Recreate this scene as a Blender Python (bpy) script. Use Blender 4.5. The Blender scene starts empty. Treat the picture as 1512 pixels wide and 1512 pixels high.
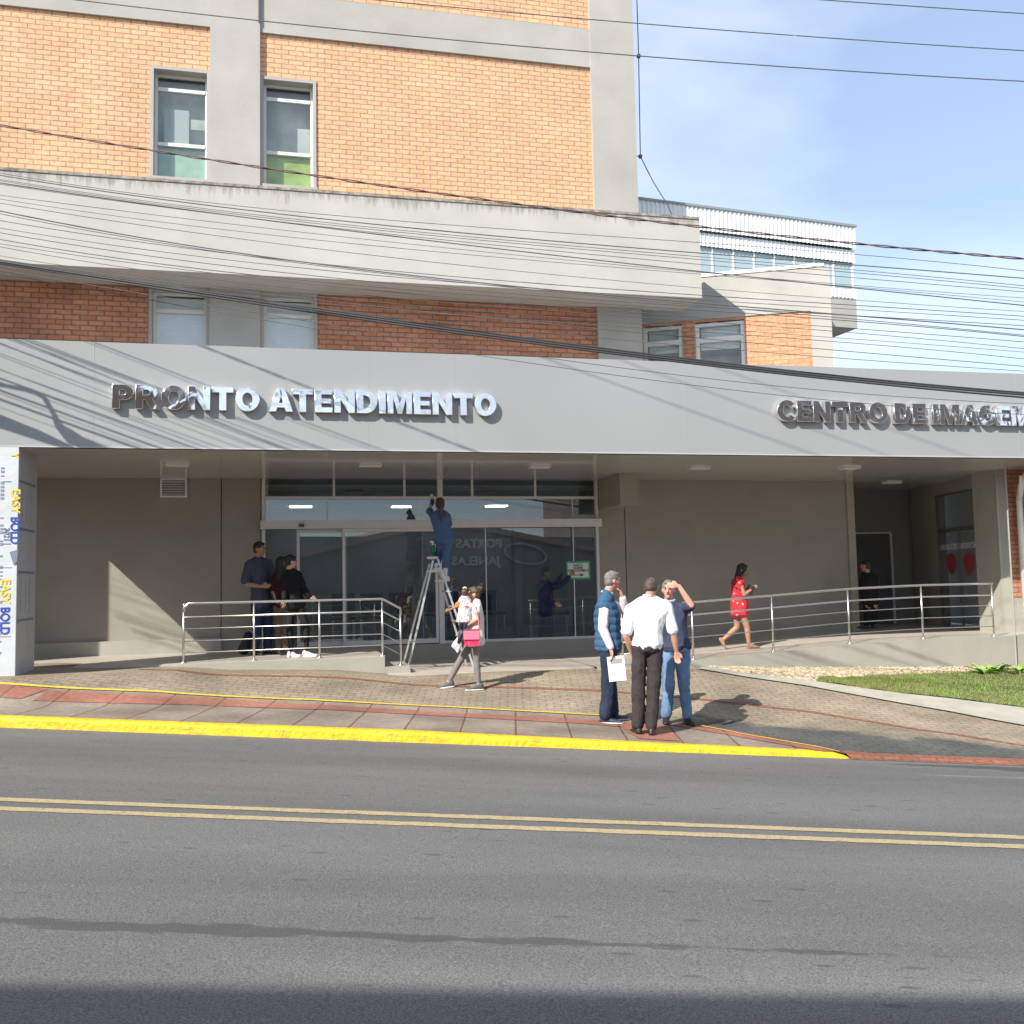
import bpy, bmesh, math, random
import numpy as np
from mathutils import Vector, Matrix, noise
random.seed(7)
SC = bpy.context.scene
COL = SC.collection
WS = bpy.data.scenes.new('work')      # small scratch scene for evaluating modifiers quickly, removed at the end
# ------------------------------------------------------------------ camera
F = 1400.0; EZ = 1.8
psi, pit, rol = [math.radians(a) for a in (13.06, 4.17, -1.17)]
fw = Vector((math.sin(psi)*math.cos(pit), math.cos(psi)*math.cos(pit), math.sin(pit)))
r0 = Vector((math.cos(psi), -math.sin(psi), 0)); u0 = r0.cross(fw)
RI = math.cos(rol)*r0 + math.sin(rol)*u0; UP = -math.sin(rol)*r0 + math.cos(rol)*u0
EYE = Vector((0, 0, EZ))
cd = bpy.data.cameras.new('camera'); cam = bpy.data.objects.new('camera', cd); COL.objects.link(cam)
cam.matrix_world = Matrix(((RI.x, UP.x, -fw.x, 0), (RI.y, UP.y, -fw.y, 0), (RI.z, UP.z, -fw.z, EZ), (0, 0, 0, 1)))
cd.sensor_width = 36; cd.lens = 36*F/1512; cd.clip_end = 3000; cd.clip_start = 0.05
SC.camera = cam
SC.view_settings.view_transform = 'Standard'; SC.view_settings.look = 'None'
SC.view_settings.exposure = 0.6; SC.view_settings.gamma = 1
# ------------------------------------------------------------------ light
SUN_EL = math.radians(38); SUN_AZ = math.radians(52)         # azimuth from the facade normal, sun behind-left of the camera
to_sun = Vector((-math.sin(SUN_AZ)*math.cos(SUN_EL), -math.cos(SUN_AZ)*math.cos(SUN_EL), math.sin(SUN_EL)))
W = bpy.data.worlds.new('World'); SC.world = W; W.use_nodes = True
nt = W.node_tree; nt.nodes.clear()
def nn(nt, t, **k):
    n = nt.nodes.new(t)
    for a, b in k.items(): setattr(n, a, b)
    return n
out = nn(nt, 'ShaderNodeOutputWorld'); bg = nn(nt, 'ShaderNodeBackground'); sky = nn(nt, 'ShaderNodeTexSky')
sky.sky_type = 'NISHITA'; sky.sun_disc = False; sky.sun_elevation = SUN_EL
sky.sun_rotation = math.atan2(to_sun.x, to_sun.y); sky.air_density = 1.0; sky.dust_density = .6; sky.ozone_density = 1.2
bg.inputs['Strength'].default_value = 0.105
tc = nn(nt, 'ShaderNodeTexCoord'); mp = nn(nt, 'ShaderNodeMapping'); mp.inputs['Scale'].default_value = (1.0, 1.0, 2.6)
mp.inputs['Rotation'].default_value = (0.0, 0.45, 0.3)
nz = nn(nt, 'ShaderNodeTexNoise'); nz.inputs['Scale'].default_value = 1.9; nz.inputs['Detail'].default_value = 7; nz.inputs['Roughness'].default_value = .48
nz.inputs['Distortion'].default_value = .35
cr = nn(nt, 'ShaderNodeValToRGB'); cr.color_ramp.elements[0].position = .36; cr.color_ramp.elements[1].position = .61
cr.color_ramp.elements[0].color = (.34, .34, .34, 1); cr.color_ramp.elements[1].color = (.9, .9, .9, 1)
hs_ = nn(nt, 'ShaderNodeHueSaturation'); hs_.inputs['Hue'].default_value = .505; hs_.inputs['Saturation'].default_value = 1.16; hs_.inputs['Value'].default_value = 1.35
mx = nn(nt, 'ShaderNodeMixRGB'); mx.inputs['Color2'].default_value = (6.1, 6.9, 8.0, 1)
L = nt.links.new
L(tc.outputs['Generated'], mp.inputs['Vector']); L(mp.outputs[0], nz.inputs['Vector']); L(nz.outputs['Fac'], cr.inputs['Fac'])
L(cr.outputs['Color'], mx.inputs['Fac']); L(sky.outputs['Color'], hs_.inputs['Color']); L(hs_.outputs[0], mx.inputs['Color1']); L(mx.outputs[0], bg.inputs['Color']); L(bg.outputs[0], out.inputs[0])
sl = bpy.data.lights.new('sun', 'SUN'); sl.energy = 4.9; sl.angle = math.radians(.5); sl.color = (1, .945, .85)
so = bpy.data.objects.new('sun', sl); COL.objects.link(so); so.rotation_euler = to_sun.to_track_quat('Z', 'Y').to_euler(); so.location = (-20, -10, 30)
try:
    SC.cycles.max_bounces = 8; SC.cycles.transparent_max_bounces = 12
except Exception: pass

# ------------------------------------------------------------------ measuring helpers: a picture point on a given plane of the place
ch = r0.copy(); fh = Vector((math.sin(psi), math.cos(psi), 0)); S = 0.0565
def ray(x, y): x = float(x); y = float(y); return (x-756)/F*RI - (y-756)/F*UP + fw
def atY(x, y, Y): d = ray(x, y); return EYE + d*(Y/d.y)
def atZ(x, y, z): d = ray(x, y); return EYE + d*((z-EZ)/d.z)
def atC(x, y, Zc): d = ray(x, y); return EYE + d*(Zc/d.dot(fh))
def cf(a, b, z=0): a = float(a); b = float(b); v = ch*a + fh*b; v.z = z; return v        # street frame: a along the street, b across it
def lerp(x, xs, ys): return float(np.interp(x, xs, ys))
BX = [-30, -4, -3.4, -2.7, -1.57, -.9, .67, 1.33, 1.69, 3, 4.7, 6.2, 7.6, 9.6, 12.2, 30]
BZ = [.9, .72, .71, .675, .66, .59, .52, .44, .40, .415, .40, .37, .30, .22, .13, -.6]
KZ = 10.64                                                   # back of the kerb, street frame
def kerb_top(a): return lerp(a, [-50, -1.2, 1.5, 3.4, 3.75, 50], [.105, .105, .07, .05, .02, .02])
def gz(X, Y):
    a = X*ch.x + Y*ch.y; b = X*fh.x + Y*fh.y
    base = -S*a + kerb_top(a)
    t0 = min(1, max(0, (b-KZ)/1.3)); base = base*(1-t0) + t0*(-S*a+.11)
    # facade line at Y=14.3 ; kerb line at this X
    yk = (KZ + lerp(X, [-4, 0], [.45, 1.5]) - X*fh.x)/fh.y; yf = lerp(X, [-3.6, -1.5, 1], [13.25, 14.0, 14.3])
    t = min(1, max(0, (Y-yk)/(yf-yk))); t = t*t*(3-2*t)*.5 + t*.5
    return base*(1-t) + lerp(X, BX, BZ)*t
def hit(x, y, fn=gz):
    d = ray(x, y); k = 6.0
    for i in range(4000):
        P = EYE + d*k
        if P.z < fn(P.x, P.y): break
        k += .01
    return P
def road_z(X, Y): return -S*(X*ch.x + Y*ch.y)
def hit_road(x, y): d = ray(x, y); k = -EZ/(d.z + S*d.dot(ch)); return EYE + d*k

# ------------------------------------------------------------------ materials
def M(name, col, rough=.7, metal=0, nscale=0, namt=.1, bump=0, bscale=40, spec=.5, stretch=(1, 1, 1), col2=None):
    m = bpy.data.materials.new(name); m.use_nodes = True; t = m.node_tree; b = t.nodes['Principled BSDF']
    b.inputs['Base Color'].default_value = (*col, 1); b.inputs['Roughness'].default_value = rough; b.inputs['Metallic'].default_value = metal
    b.inputs['Specular IOR Level'].default_value = spec
    tcn = t.nodes.new('ShaderNodeTexCoord'); mpn = t.nodes.new('ShaderNodeMapping'); mpn.inputs['Scale'].default_value = stretch
    t.links.new(tcn.outputs['Object'], mpn.inputs[0])
    if nscale:
        n = t.nodes.new('ShaderNodeTexNoise'); n.inputs['Scale'].default_value = nscale; n.inputs['Detail'].default_value = 5
        t.links.new(mpn.outputs[0], n.inputs['Vector'])
        c = t.nodes.new('ShaderNodeValToRGB'); e = c.color_ramp.elements; e[0].position = .3; e[1].position = .7
        lo = [v*(1-namt) for v in col] if not col2 else col2; hi = [min(1, v*(1+namt)) for v in col]
        e[0].color = (*lo, 1); e[1].color = (*hi, 1)
        t.links.new(n.outputs['Fac'], c.inputs[0]); t.links.new(c.outputs[0], b.inputs['Base Color'])
    if bump:
        n2 = t.nodes.new('ShaderNodeTexNoise'); n2.inputs['Scale'].default_value = bscale; n2.inputs['Detail'].default_value = 4
        t.links.new(mpn.outputs[0], n2.inputs['Vector'])
        bp = t.nodes.new('ShaderNodeBump'); bp.inputs['Strength'].default_value = bump; bp.inputs['Distance'].default_value = .02
        t.links.new(n2.outputs['Fac'], bp.inputs['Height']); t.links.new(bp.outputs[0], b.inputs['Normal'])
    return m
def nodes(m): return m.node_tree, m.node_tree.nodes['Principled BSDF']
def brick_mat(name, c1, c2, mortar, bw, bh, ms, plane='xz', off=.5, rough=.85, bump=.18, rot=0, tint=.25):
    m = bpy.data.materials.new(name); m.use_nodes = True; t, b = nodes(m); l = t.links.new
    tcn = nn(t, 'ShaderNodeTexCoord'); sp = nn(t, 'ShaderNodeSeparateXYZ'); cb = nn(t, 'ShaderNodeCombineXYZ')
    l(tcn.outputs['Object'], sp.inputs[0])
    l(sp.outputs['XYZ'.index(plane[0].upper())], cb.inputs[0]); l(sp.outputs['XYZ'.index(plane[1].upper())], cb.inputs[1])
    mpn = nn(t, 'ShaderNodeMapping'); mpn.inputs['Rotation'].default_value = (0, 0, rot); l(cb.outputs[0], mpn.inputs[0])
    br = nn(t, 'ShaderNodeTexBrick'); br.inputs['Scale'].default_value = 1; br.inputs['Brick Width'].default_value = bw; br.inputs['Row Height'].default_value = bh
    br.inputs['Mortar Size'].default_value = ms; br.inputs['Mortar Smooth'].default_value = .25; br.offset = off
    br.inputs['Color1'].default_value = (*c1, 1); br.inputs['Color2'].default_value = (*c2, 1); br.inputs['Mortar'].default_value = (*mortar, 1)
    nw = nn(t, 'ShaderNodeTexNoise'); nw.inputs['Scale'].default_value = 5; l(mpn.outputs[0], nw.inputs['Vector'])
    va = nn(t, 'ShaderNodeVectorMath', operation='MULTIPLY_ADD'); va.inputs[1].default_value = (.012, .012, 0)
    l(nw.outputs['Color'], va.inputs[0]); l(mpn.outputs[0], va.inputs[2]); l(va.outputs[0], br.inputs['Vector'])
    n = nn(t, 'ShaderNodeTexNoise'); n.inputs['Scale'].default_value = 1.1; n.inputs['Detail'].default_value = 8; l(mpn.outputs[0], n.inputs['Vector'])
    mr = nn(t, 'ShaderNodeMapRange'); mr.inputs[1].default_value = .3; mr.inputs[2].default_value = .7; mr.inputs[3].default_value = 1-tint; mr.inputs[4].default_value = 1+tint*.4
    l(n.outputs['Fac'], mr.inputs[0])
    n3 = nn(t, 'ShaderNodeTexNoise'); n3.inputs['Scale'].default_value = 14; n3.inputs['Detail'].default_value = 4; l(mpn.outputs[0], n3.inputs['Vector'])
    mr3 = nn(t, 'ShaderNodeMapRange'); mr3.inputs[1].default_value = .3; mr3.inputs[2].default_value = .7; mr3.inputs[3].default_value = .82; mr3.inputs[4].default_value = 1.1
    l(n3.outputs['Fac'], mr3.inputs[0])
    mm = nn(t, 'ShaderNodeMath', operation='MULTIPLY'); l(mr.outputs[0], mm.inputs[0]); l(mr3.outputs[0], mm.inputs[1])
    vm = nn(t, 'ShaderNodeVectorMath', operation='SCALE'); l(br.outputs['Color'], vm.inputs[0]); l(mm.outputs[0], vm.inputs['Scale'])
    l(vm.outputs[0], b.inputs['Base Color']); b.inputs['Roughness'].default_value = rough; b.inputs['Specular IOR Level'].default_value = .25
    bp = nn(t, 'ShaderNodeBump', invert=True); bp.inputs['Strength'].default_value = bump; bp.inputs['Distance'].default_value = .012
    l(br.outputs['Fac'], bp.inputs['Height']); l(bp.outputs[0], b.inputs['Normal'])
    return m
def stain_mat(name, col, stain, ztop, depth, rough=.85):
    """plaster with weather streaks running down from a ledge at object height ztop"""
    m = M(name, col, rough, nscale=1.4, namt=.06, bump=.15, bscale=30); t, b = nodes(m); l = t.links.new
    tcn = nn(t, 'ShaderNodeTexCoord'); sp = nn(t, 'ShaderNodeSeparateXYZ'); l(tcn.outputs['Object'], sp.inputs[0])
    mpn = nn(t, 'ShaderNodeMapping'); mpn.inputs['Scale'].default_value = (7, 7, .9); l(tcn.outputs['Object'], mpn.inputs[0])
    n = nn(t, 'ShaderNodeTexNoise'); n.inputs['Scale'].default_value = 1.6; n.inputs['Detail'].default_value = 9; n.inputs['Roughness'].default_value = .7; l(mpn.outputs[0], n.inputs['Vector'])
    g = nn(t, 'ShaderNodeMapRange'); g.inputs[1].default_value = ztop-depth; g.inputs[2].default_value = ztop; g.inputs[3].default_value = -.42; g.inputs[4].default_value = .2; l(sp.outputs[2], g.inputs[0])
    a = nn(t, 'ShaderNodeMath', operation='ADD'); l(n.outputs['Fac'], a.inputs[0]); l(g.outputs[0], a.inputs[1])
    r = nn(t, 'ShaderNodeMapRange'); r.inputs[1].default_value = .5; r.inputs[2].default_value = .68; r.inputs[3].default_value = 0; r.inputs[4].default_value = .6; l(a.outputs[0], r.inputs[0])
    src = b.inputs['Base Color'].links[0].from_socket
    x = nn(t, 'ShaderNodeMixRGB'); l(r.outputs[0], x.inputs['Fac']); l(src, x.inputs['Color1']); x.inputs['Color2'].default_value = (*stain, 1); l(x.outputs[0], b.inputs['Base Color'])
    return m
def glass_mat(name, tint=(.75, .8, .82), refl=1.5, base=.04, rough=.0, dirt=0.0):
    m = bpy.data.materials.new(name); m.use_nodes = True; t = m.node_tree; t.nodes.clear(); l = t.links.new
    o = nn(t, 'ShaderNodeOutputMaterial'); mxs = nn(t, 'ShaderNodeMixShader'); tr = nn(t, 'ShaderNodeBsdfTransparent'); gl = nn(t, 'ShaderNodeBsdfGlossy')
    tr.inputs[0].default_value = (*tint, 1); gl.inputs['Roughness'].default_value = rough; gl.inputs[0].default_value = (.9, .95, 1, 1)
    fr = nn(t, 'ShaderNodeFresnel'); fr.inputs[0].default_value = refl
    a = nn(t, 'ShaderNodeMath', operation='ADD', use_clamp=True); a.inputs[1].default_value = base; ge = nn(t, 'ShaderNodeNewGeometry'); iv = nn(t, 'ShaderNodeMath', operation='SUBTRACT'); iv.inputs[0].default_value = 1; l(ge.outputs['Backfacing'], iv.inputs[1]); mf = nn(t, 'ShaderNodeMath', operation='MULTIPLY'); l(fr.outputs[0], mf.inputs[0]); l(iv.outputs[0], mf.inputs[1]); l(mf.outputs[0], a.inputs[0]); l(a.outputs[0], mxs.inputs[0])
    last = mxs
    l(tr.outputs[0], mxs.inputs[1]); l(gl.outputs[0], mxs.inputs[2])
    if dirt:
        df = nn(t, 'ShaderNodeBsdfDiffuse'); df.inputs[0].default_value = (.5, .5, .48, 1); m2 = nn(t, 'ShaderNodeMixShader'); m2.inputs[0].default_value = dirt
        l(mxs.outputs[0], m2.inputs[1]); l(df.outputs[0], m2.inputs[2]); last = m2
    l(last.outputs[0], o.inputs[0]); return m
def emit_mat(name, col, s):
    m = M(name, (.8, .8, .8)); t, b = nodes(m); b.inputs['Emission Color'].default_value = (*col, 1); b.inputs['Emission Strength'].default_value = s; return m

m_brick = brick_mat('orange_brick', (.78, .45, .265), (.73, .40, .225), (.35, .235, .17), .256, .0885, .011, tint=.13)
m_brick_low = brick_mat('shaded_orange_brick', (.60, .27, .155), (.50, .20, .11), (.20, .15, .12), .256, .0885, .012)  # brick colour darkened and reddened to carry the lower storey's shade
m_plaster = M('pale_plaster', (.37, .36, .335), .85, nscale=1.2, namt=.09, bump=.15, bscale=30)
m_band = stain_mat('stained_plaster', (.44, .43, .395), (.16, .14, .11), 8.54-.7, .55)
m_bandtop = M('mossy_concrete', (.25, .23, .2), .95, nscale=9, namt=.5, bump=.5, bscale=30)
m_fascia = M('grey_composite_panel', (.315, .325, .33), .42, nscale=.5, namt=.05)
m_soffit = M('glossy_ceiling', (.52, .505, .48), .07, nscale=.6, namt=.03, spec=.8)
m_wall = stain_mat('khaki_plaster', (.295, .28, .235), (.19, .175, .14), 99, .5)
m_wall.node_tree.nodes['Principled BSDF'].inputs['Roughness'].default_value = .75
m_base = M('khaki_base_paint', (.345, .335, .285), .75, nscale=2, namt=.08, bump=.15, bscale=25)
m_floor = M('cream_floor_tile', (.44, .39, .34), .55, nscale=3, namt=.08)
m_dark = M('dark_interior_paint', (.10, .10, .10), .8)
m_inside = M('interior_wall_paint', (.24, .25, .25), .8, nscale=2, namt=.1)
m_alu = M('white_aluminium', (.62, .62, .62), .4, nscale=5, namt=.04)
m_white = M('white_paint', (.74, .74, .72), .5, nscale=6, namt=.05)
m_steel = M('brushed_steel', (.66, .64, .61), .33, 1, nscale=30, namt=.08)
m_ladder = M('ladder_aluminium', (.62, .62, .6), .4, .7, nscale=30, namt=.1)
m_glass = glass_mat('storefront_glass', (.78, .82, .83), 1.5, .065, dirt=.012)
m_winglass = glass_mat('window_glass', (.92, .94, .94), 1.45, .02, dirt=.03)
m_black = M('black_rubber', (.015, .015, .016), .6)
m_cable = M('black_cable', (.085, .085, .095), .6)
m_cable3 = M('dark_cable', (.035, .035, .04), .6)
m_cable2 = M('reddish_cable', (.13, .075, .07), .6)
def chrome():
    m = M('wavy_chrome', (.94, .92, .90), .09, 1); t, b = nodes(m); l = t.links.new
    tcn = nn(t, 'ShaderNodeTexCoord'); n = nn(t, 'ShaderNodeTexNoise'); n.inputs['Scale'].default_value = 3.0; n.inputs['Detail'].default_value = 1.5; n.inputs['Distortion'].default_value = .8
    l(tcn.outputs['Object'], n.inputs['Vector']); bp = nn(t, 'ShaderNodeBump'); bp.inputs['Strength'].default_value = 1; bp.inputs['Distance'].default_value = .014
    l(n.outputs['Fac'], bp.inputs['Height']); l(bp.outputs[0], b.inputs['Normal']); return m
m_chrome = chrome()

# ------------------------------------------------------------------ mesh helpers
class MB:
    def __init__(s): s.v = []; s.f = []
    def quad(s, *p): i = len(s.v); s.v += [Vector(q) for q in p]; s.f.append(tuple(range(i, i+len(p)))); return s
    def box(s, x0, x1, y0, y1, z0, z1):
        i = len(s.v); s.v += [Vector((x, y, z)) for z in (z0, z1) for y in (y0, y1) for x in (x0, x1)]
        for f in ((0, 2, 3, 1), (4, 5, 7, 6), (0, 1, 5, 4), (2, 6, 7, 3), (0, 4, 6, 2), (1, 3, 7, 5)): s.f.append(tuple(i+k for k in f))
        return s
    def obox(s, c, ax, ay, az, hx, hy, hz):
        i = len(s.v); c = Vector(c)
        for sz in (-1, 1):
            for sy in (-1, 1):
                for sx in (-1, 1): s.v.append(c + ax*hx*sx + ay*hy*sy + az*hz*sz)
        for f in ((0, 2, 3, 1), (4, 5, 7, 6), (0, 1, 5, 4), (2, 6, 7, 3), (0, 4, 6, 2), (1, 3, 7, 5)): s.f.append(tuple(i+k for k in f))
        return s
    def bar(s, a, b, w, d=None, up=Vector((0, 0, 1))):
        a = Vector(a); b = Vector(b); t = (b-a); ln = t.length; t.normalize(); d = d or w
        side = t.cross(up)
        if side.length < .05: side = t.cross(Vector((0, 1, 0)))
        side.normalize(); n = side.cross(t)
        return s.obox((a+b)/2, side, n, t, w/2, d/2, ln/2)
    def tube(s, pts, r, n=8, cap=True):
        pts = [Vector(p) for p in pts]; base = len(s.v); prev = None
        for k, p in enumerate(pts):
            t = (pts[min(k+1, len(pts)-1)] - pts[max(k-1, 0)]).normalized()
            if prev is None:
                a = t.cross(Vector((0, 0, 1)))
                if a.length < .05: a = t.cross(Vector((1, 0, 0)))
            else: a = prev - t*prev.dot(t)
            a.normalize(); prev = a; b = t.cross(a); rr = r[k] if isinstance(r, (list, tuple)) else r
            for j in range(n): th = 2*math.pi*j/n; s.v.append(p + a*math.cos(th)*rr + b*math.sin(th)*rr)
        for k in range(len(pts)-1):
            for j in range(n):
                j2 = (j+1) % n; s.f.append((base+k*n+j, base+k*n+j2, base+(k+1)*n+j2, base+(k+1)*n+j))
        if cap: s.f.append(tuple(base+j for j in range(n))[::-1]); s.f.append(tuple(base+(len(pts)-1)*n+j for j in range(n)))
        return s
    def prism(s, poly, d):      # poly list of points, extrude by vector d
        n = len(poly); i = len(s.v); d = Vector(d); s.v += [Vector(p) for p in poly] + [Vector(p)+d for p in poly]
        s.f.append(tuple(range(i, i+n))); s.f.append(tuple(range(i+2*n-1, i+n-1, -1)))
        for k in range(n): k2 = (k+1) % n; s.f.append((i+k, i+n+k, i+n+k2, i+k2))
        return s
    def grid(s, rows):          # rows of points
        i = len(s.v); m = len(rows[0])
        for r in rows: s.v += [Vector(p) for p in r]
        for a in range(len(rows)-1):
            for b in range(m-1): s.f.append((i+a*m+b, i+a*m+b+1, i+(a+1)*m+b+1, i+(a+1)*m+b))
        return s
    def build(s, name, mat, parent=None, smooth=False, local=False):
        off = Vector((0, 0, 0)); p = parent
        while p and not local: off += Vector(p.location); p = p.parent
        me = bpy.data.meshes.new(name); me.from_pydata([v-off for v in s.v], [], s.f); me.materials.append(mat)
        bm = bmesh.new(); bm.from_mesh(me); bmesh.ops.recalc_face_normals(bm, faces=bm.faces); bm.to_mesh(me); bm.free()
        if smooth:
            for p_ in me.polygons: p_.use_smooth = True
        o = bpy.data.objects.new(name, me); COL.objects.link(o)
        if parent: o.parent = parent
        return o
def tag(o, label=None, cat=None, group=None, kind=None):
    if label: o['label'] = label
    if cat: o['category'] = cat
    if group: o['group'] = group
    if kind: o['kind'] = kind
    return o
def thing(name, loc, label, cat, group=None, rz=0):
    o = bpy.data.objects.new(name, None); COL.objects.link(o); o.location = loc; o.rotation_euler = (0, 0, rz); o.empty_display_size = .2
    return tag(o, label, cat, group)
def bevel(o, w, seg=2):
    b = o.modifiers.new('bevel', 'BEVEL'); b.width = w; b.segments = seg; b.limit_method = 'ANGLE'; return o
def text_mesh(name, txt, size, ext, mat, parent, M4, xs=1.0, offset=0.0, bev=0.0, spacing=1.0, align='LEFT', split=False):
    cu = bpy.data.curves.new(name, 'FONT'); cu.body = txt; cu.size = size; cu.extrude = ext; cu.offset = offset; cu.bevel_depth = bev; cu.bevel_resolution = 1
    cu.space_character = spacing; cu.align_x = align; cu.resolution_u = 5
    to = bpy.data.objects.new('tmp', cu); WS.collection.objects.link(to); WS.view_layers[0].update()
    me = bpy.data.meshes.new_from_object(to.evaluated_get(WS.view_layers[0].depsgraph))
    bpy.data.objects.remove(to); me.transform(M4 @ Matrix.Diagonal((xs, 1, 1, 1)))
    off = Vector((0, 0, 0)); p = parent
    while p: off += Vector(p.location); p = p.parent
    me.transform(Matrix.Translation(-off)); me.materials.clear(); me.materials.append(mat)
    if not split:
        o = bpy.data.objects.new(name, me); COL.objects.link(o); o.parent = parent; return [o]
    bm = bmesh.new(); bm.from_mesh(me); bm.verts.ensure_lookup_table(); seen = set(); res = []; isl = []
    bmesh.ops.remove_doubles(bm, verts=bm.verts, dist=1e-5); bm.verts.ensure_lookup_table()
    for v in bm.verts:
        if v.index in seen: continue
        st = [v]; seen.add(v.index); cur = []
        while st:
            a = st.pop(); cur.append(a)
            for e in a.link_edges:
                b = e.other_vert(a)
                if b.index not in seen: seen.add(b.index); st.append(b)
        isl.append(cur)
    for cur in sorted(isl, key=lambda c: min(v.co.x for v in c)):
        ix = {v.index: k for k, v in enumerate(cur)}; fs = set(f for v in cur for f in v.link_faces)
        m2 = bpy.data.meshes.new(name); m2.from_pydata([v.co[:] for v in cur], [], [[ix[v.index] for v in f.verts] for f in fs]); m2.materials.append(mat)
        o = bpy.data.objects.new(name, m2); COL.objects.link(o); o.parent = parent; res.append(o)
    bm.free(); return res
XZ = Matrix(((1, 0, 0, 0), (0, 0, -1, 0), (0, 1, 0, 0), (0, 0, 0, 1)))     # text lying in x/y -> upright facing -Y

# ================================================================== GROUND, ROAD, PAVEMENT
def asphalt():
    m = M('asphalt', (.14, .137, .135), .85, spec=.3); t, b = nodes(m); l = t.links.new
    tcn = nn(t, 'ShaderNodeTexCoord'); sp = nn(t, 'ShaderNodeSeparateXYZ'); l(tcn.outputs['Object'], sp.inputs[0])
    n1 = nn(t, 'ShaderNodeTexNoise'); n1.inputs['Scale'].default_value = 95; n1.inputs['Detail'].default_value = 3; n1.inputs['Roughness'].default_value = .7; l(tcn.outputs['Object'], n1.inputs['Vector'])
    c1 = nn(t, 'ShaderNodeValToRGB'); e = c1.color_ramp.elements; e[0].position = .36; e[1].position = .66; e[0].color = (.080, .079, .078, 1); e[1].color = (.195, .192, .186, 1); l(n1.outputs['Fac'], c1.inputs[0])
    mpn = nn(t, 'ShaderNodeMapping'); mpn.inputs['Scale'].default_value = (.14, 1.1, 1); l(tcn.outputs['Object'], mpn.inputs[0])
    n2 = nn(t, 'ShaderNodeTexNoise'); n2.inputs['Scale'].default_value = 1.6; n2.inputs['Detail'].default_value = 7; l(mpn.outputs[0], n2.inputs['Vector'])
    r2 = nn(t, 'ShaderNodeMapRange'); r2.inputs[1].default_value = .3; r2.inputs[2].default_value = .7; r2.inputs[3].default_value = .86; r2.inputs[4].default_value = 1.12; l(n2.outputs['Fac'], r2.inputs[0])
    vs = nn(t, 'ShaderNodeVectorMath', operation='SCALE'); l(c1.outputs[0], vs.inputs[0]); l(r2.outputs[0], vs.inputs['Scale'])
    cur = vs.outputs[0]
    def stain(y0, w, x0, x1, thr, strength, colr, nsc=(1.0, 4.0)):
        nonlocal cur
        mp2 = nn(t, 'ShaderNodeMapping'); mp2.inputs['Scale'].default_value = (nsc[0], nsc[1], 1); mp2.inputs['Location'].default_value = (y0*3, 0, 0); l(tcn.outputs['Object'], mp2.inputs[0])
        n = nn(t, 'ShaderNodeTexNoise'); n.inputs['Scale'].default_value = 2; n.inputs['Detail'].default_value = 9; n.inputs['Roughness'].default_value = .72; l(mp2.outputs[0], n.inputs['Vector'])
        s1 = nn(t, 'ShaderNodeMath', operation='SUBTRACT'); l(sp.outputs[1], s1.inputs[0]); s1.inputs[1].default_value = y0
        ab = nn(t, 'ShaderNodeMath', operation='ABSOLUTE'); l(s1.outputs[0], ab.inputs[0])
        g = nn(t, 'ShaderNodeMapRange'); g.inputs[1].default_value = 0; g.inputs[2].default_value = w; g.inputs[3].default_value = .22; g.inputs[4].default_value = -.6; l(ab.outputs[0], g.inputs[0])
        gx = nn(t, 'ShaderNodeMapRange'); gx.inputs[1].default_value = x0; gx.inputs[2].default_value = x1; gx.inputs[3].default_value = .1; gx.inputs[4].default_value = -.35; l(sp.outputs[0], gx.inputs[0])
        a = nn(t, 'ShaderNodeMath', operation='ADD'); l(n.outputs['Fac'], a.inputs[0]); l(g.outputs[0], a.inputs[1])
        a2 = nn(t, 'ShaderNodeMath', operation='ADD'); l(a.outputs[0], a2.inputs[0]); l(gx.outputs[0], a2.inputs[1])
        r = nn(t, 'ShaderNodeMapRange'); r.inputs[1].default_value = thr; r.inputs[2].default_value = thr+.06; r.inputs[3].default_value = 0; r.inputs[4].default_value = strength; l(a2.outputs[0], r.inputs[0])
        x = nn(t, 'ShaderNodeMixRGB'); l(r.outputs[0], x.inputs['Fac']); l(cur, x.inputs['Color1']); x.inputs['Color2'].default_value = (*colr, 1); cur = x.outputs[0]
    stain(4.90, .22, -1.4, 6.5, .57, .75, (.06, .059, .058))
    lw = nn(t, 'ShaderNodeTexWave'); lw.wave_type = 'BANDS'; lw.bands_direction = 'Y'; lw.inputs['Scale'].default_value = .17; lw.inputs['Distortion'].default_value = .6; lw.inputs['Detail'].default_value = 3; lw.inputs['Detail Scale'].default_value = .6; l(tcn.outputs['Object'], lw.inputs['Vector'])
    lr = nn(t, 'ShaderNodeMapRange'); lr.inputs[3].default_value = .90; lr.inputs[4].default_value = 1.09; l(lw.outputs['Fac'], lr.inputs[0])
    ls = nn(t, 'ShaderNodeVectorMath', operation='SCALE'); l(cur, ls.inputs[0]); l(lr.outputs[0], ls.inputs['Scale']); cur = ls.outputs[0]
    stain(4.62, .12, 5.5, -2.5, .60, .6, (.06, .059, .058))
    stain(6.05, .5, 9, -6, .70, .45, (.07, .067, .063), (.8, 3))
    stain(8.6, .7, 9, -6, .72, .4, (.075, .072, .068), (.9, 3))
    stain(10.42, .10, 90, -90, .60, .5, (.17, .13, .09), (3, 3))
    stain(9.75, .55, 9, -3.5, .62, .35, (.33, .32, .30), (.5, 5))
    stain(10.25, .34, 5.2, 2.4, .55, .75, (.05, .05, .052), (.5, 3))
    # small dark repairs and drips
    mp3 = nn(t, 'ShaderNodeMapping'); mp3.inputs['Scale'].default_value = (1.7, 5.5, 1); l(tcn.outputs['Object'], mp3.inputs[0])
    vo = nn(t, 'ShaderNodeTexVoronoi'); vo.inputs['Scale'].default_value = 1; vo.inputs['Randomness'].default_value = 1; l(mp3.outputs[0], vo.inputs['Vector'])
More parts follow.
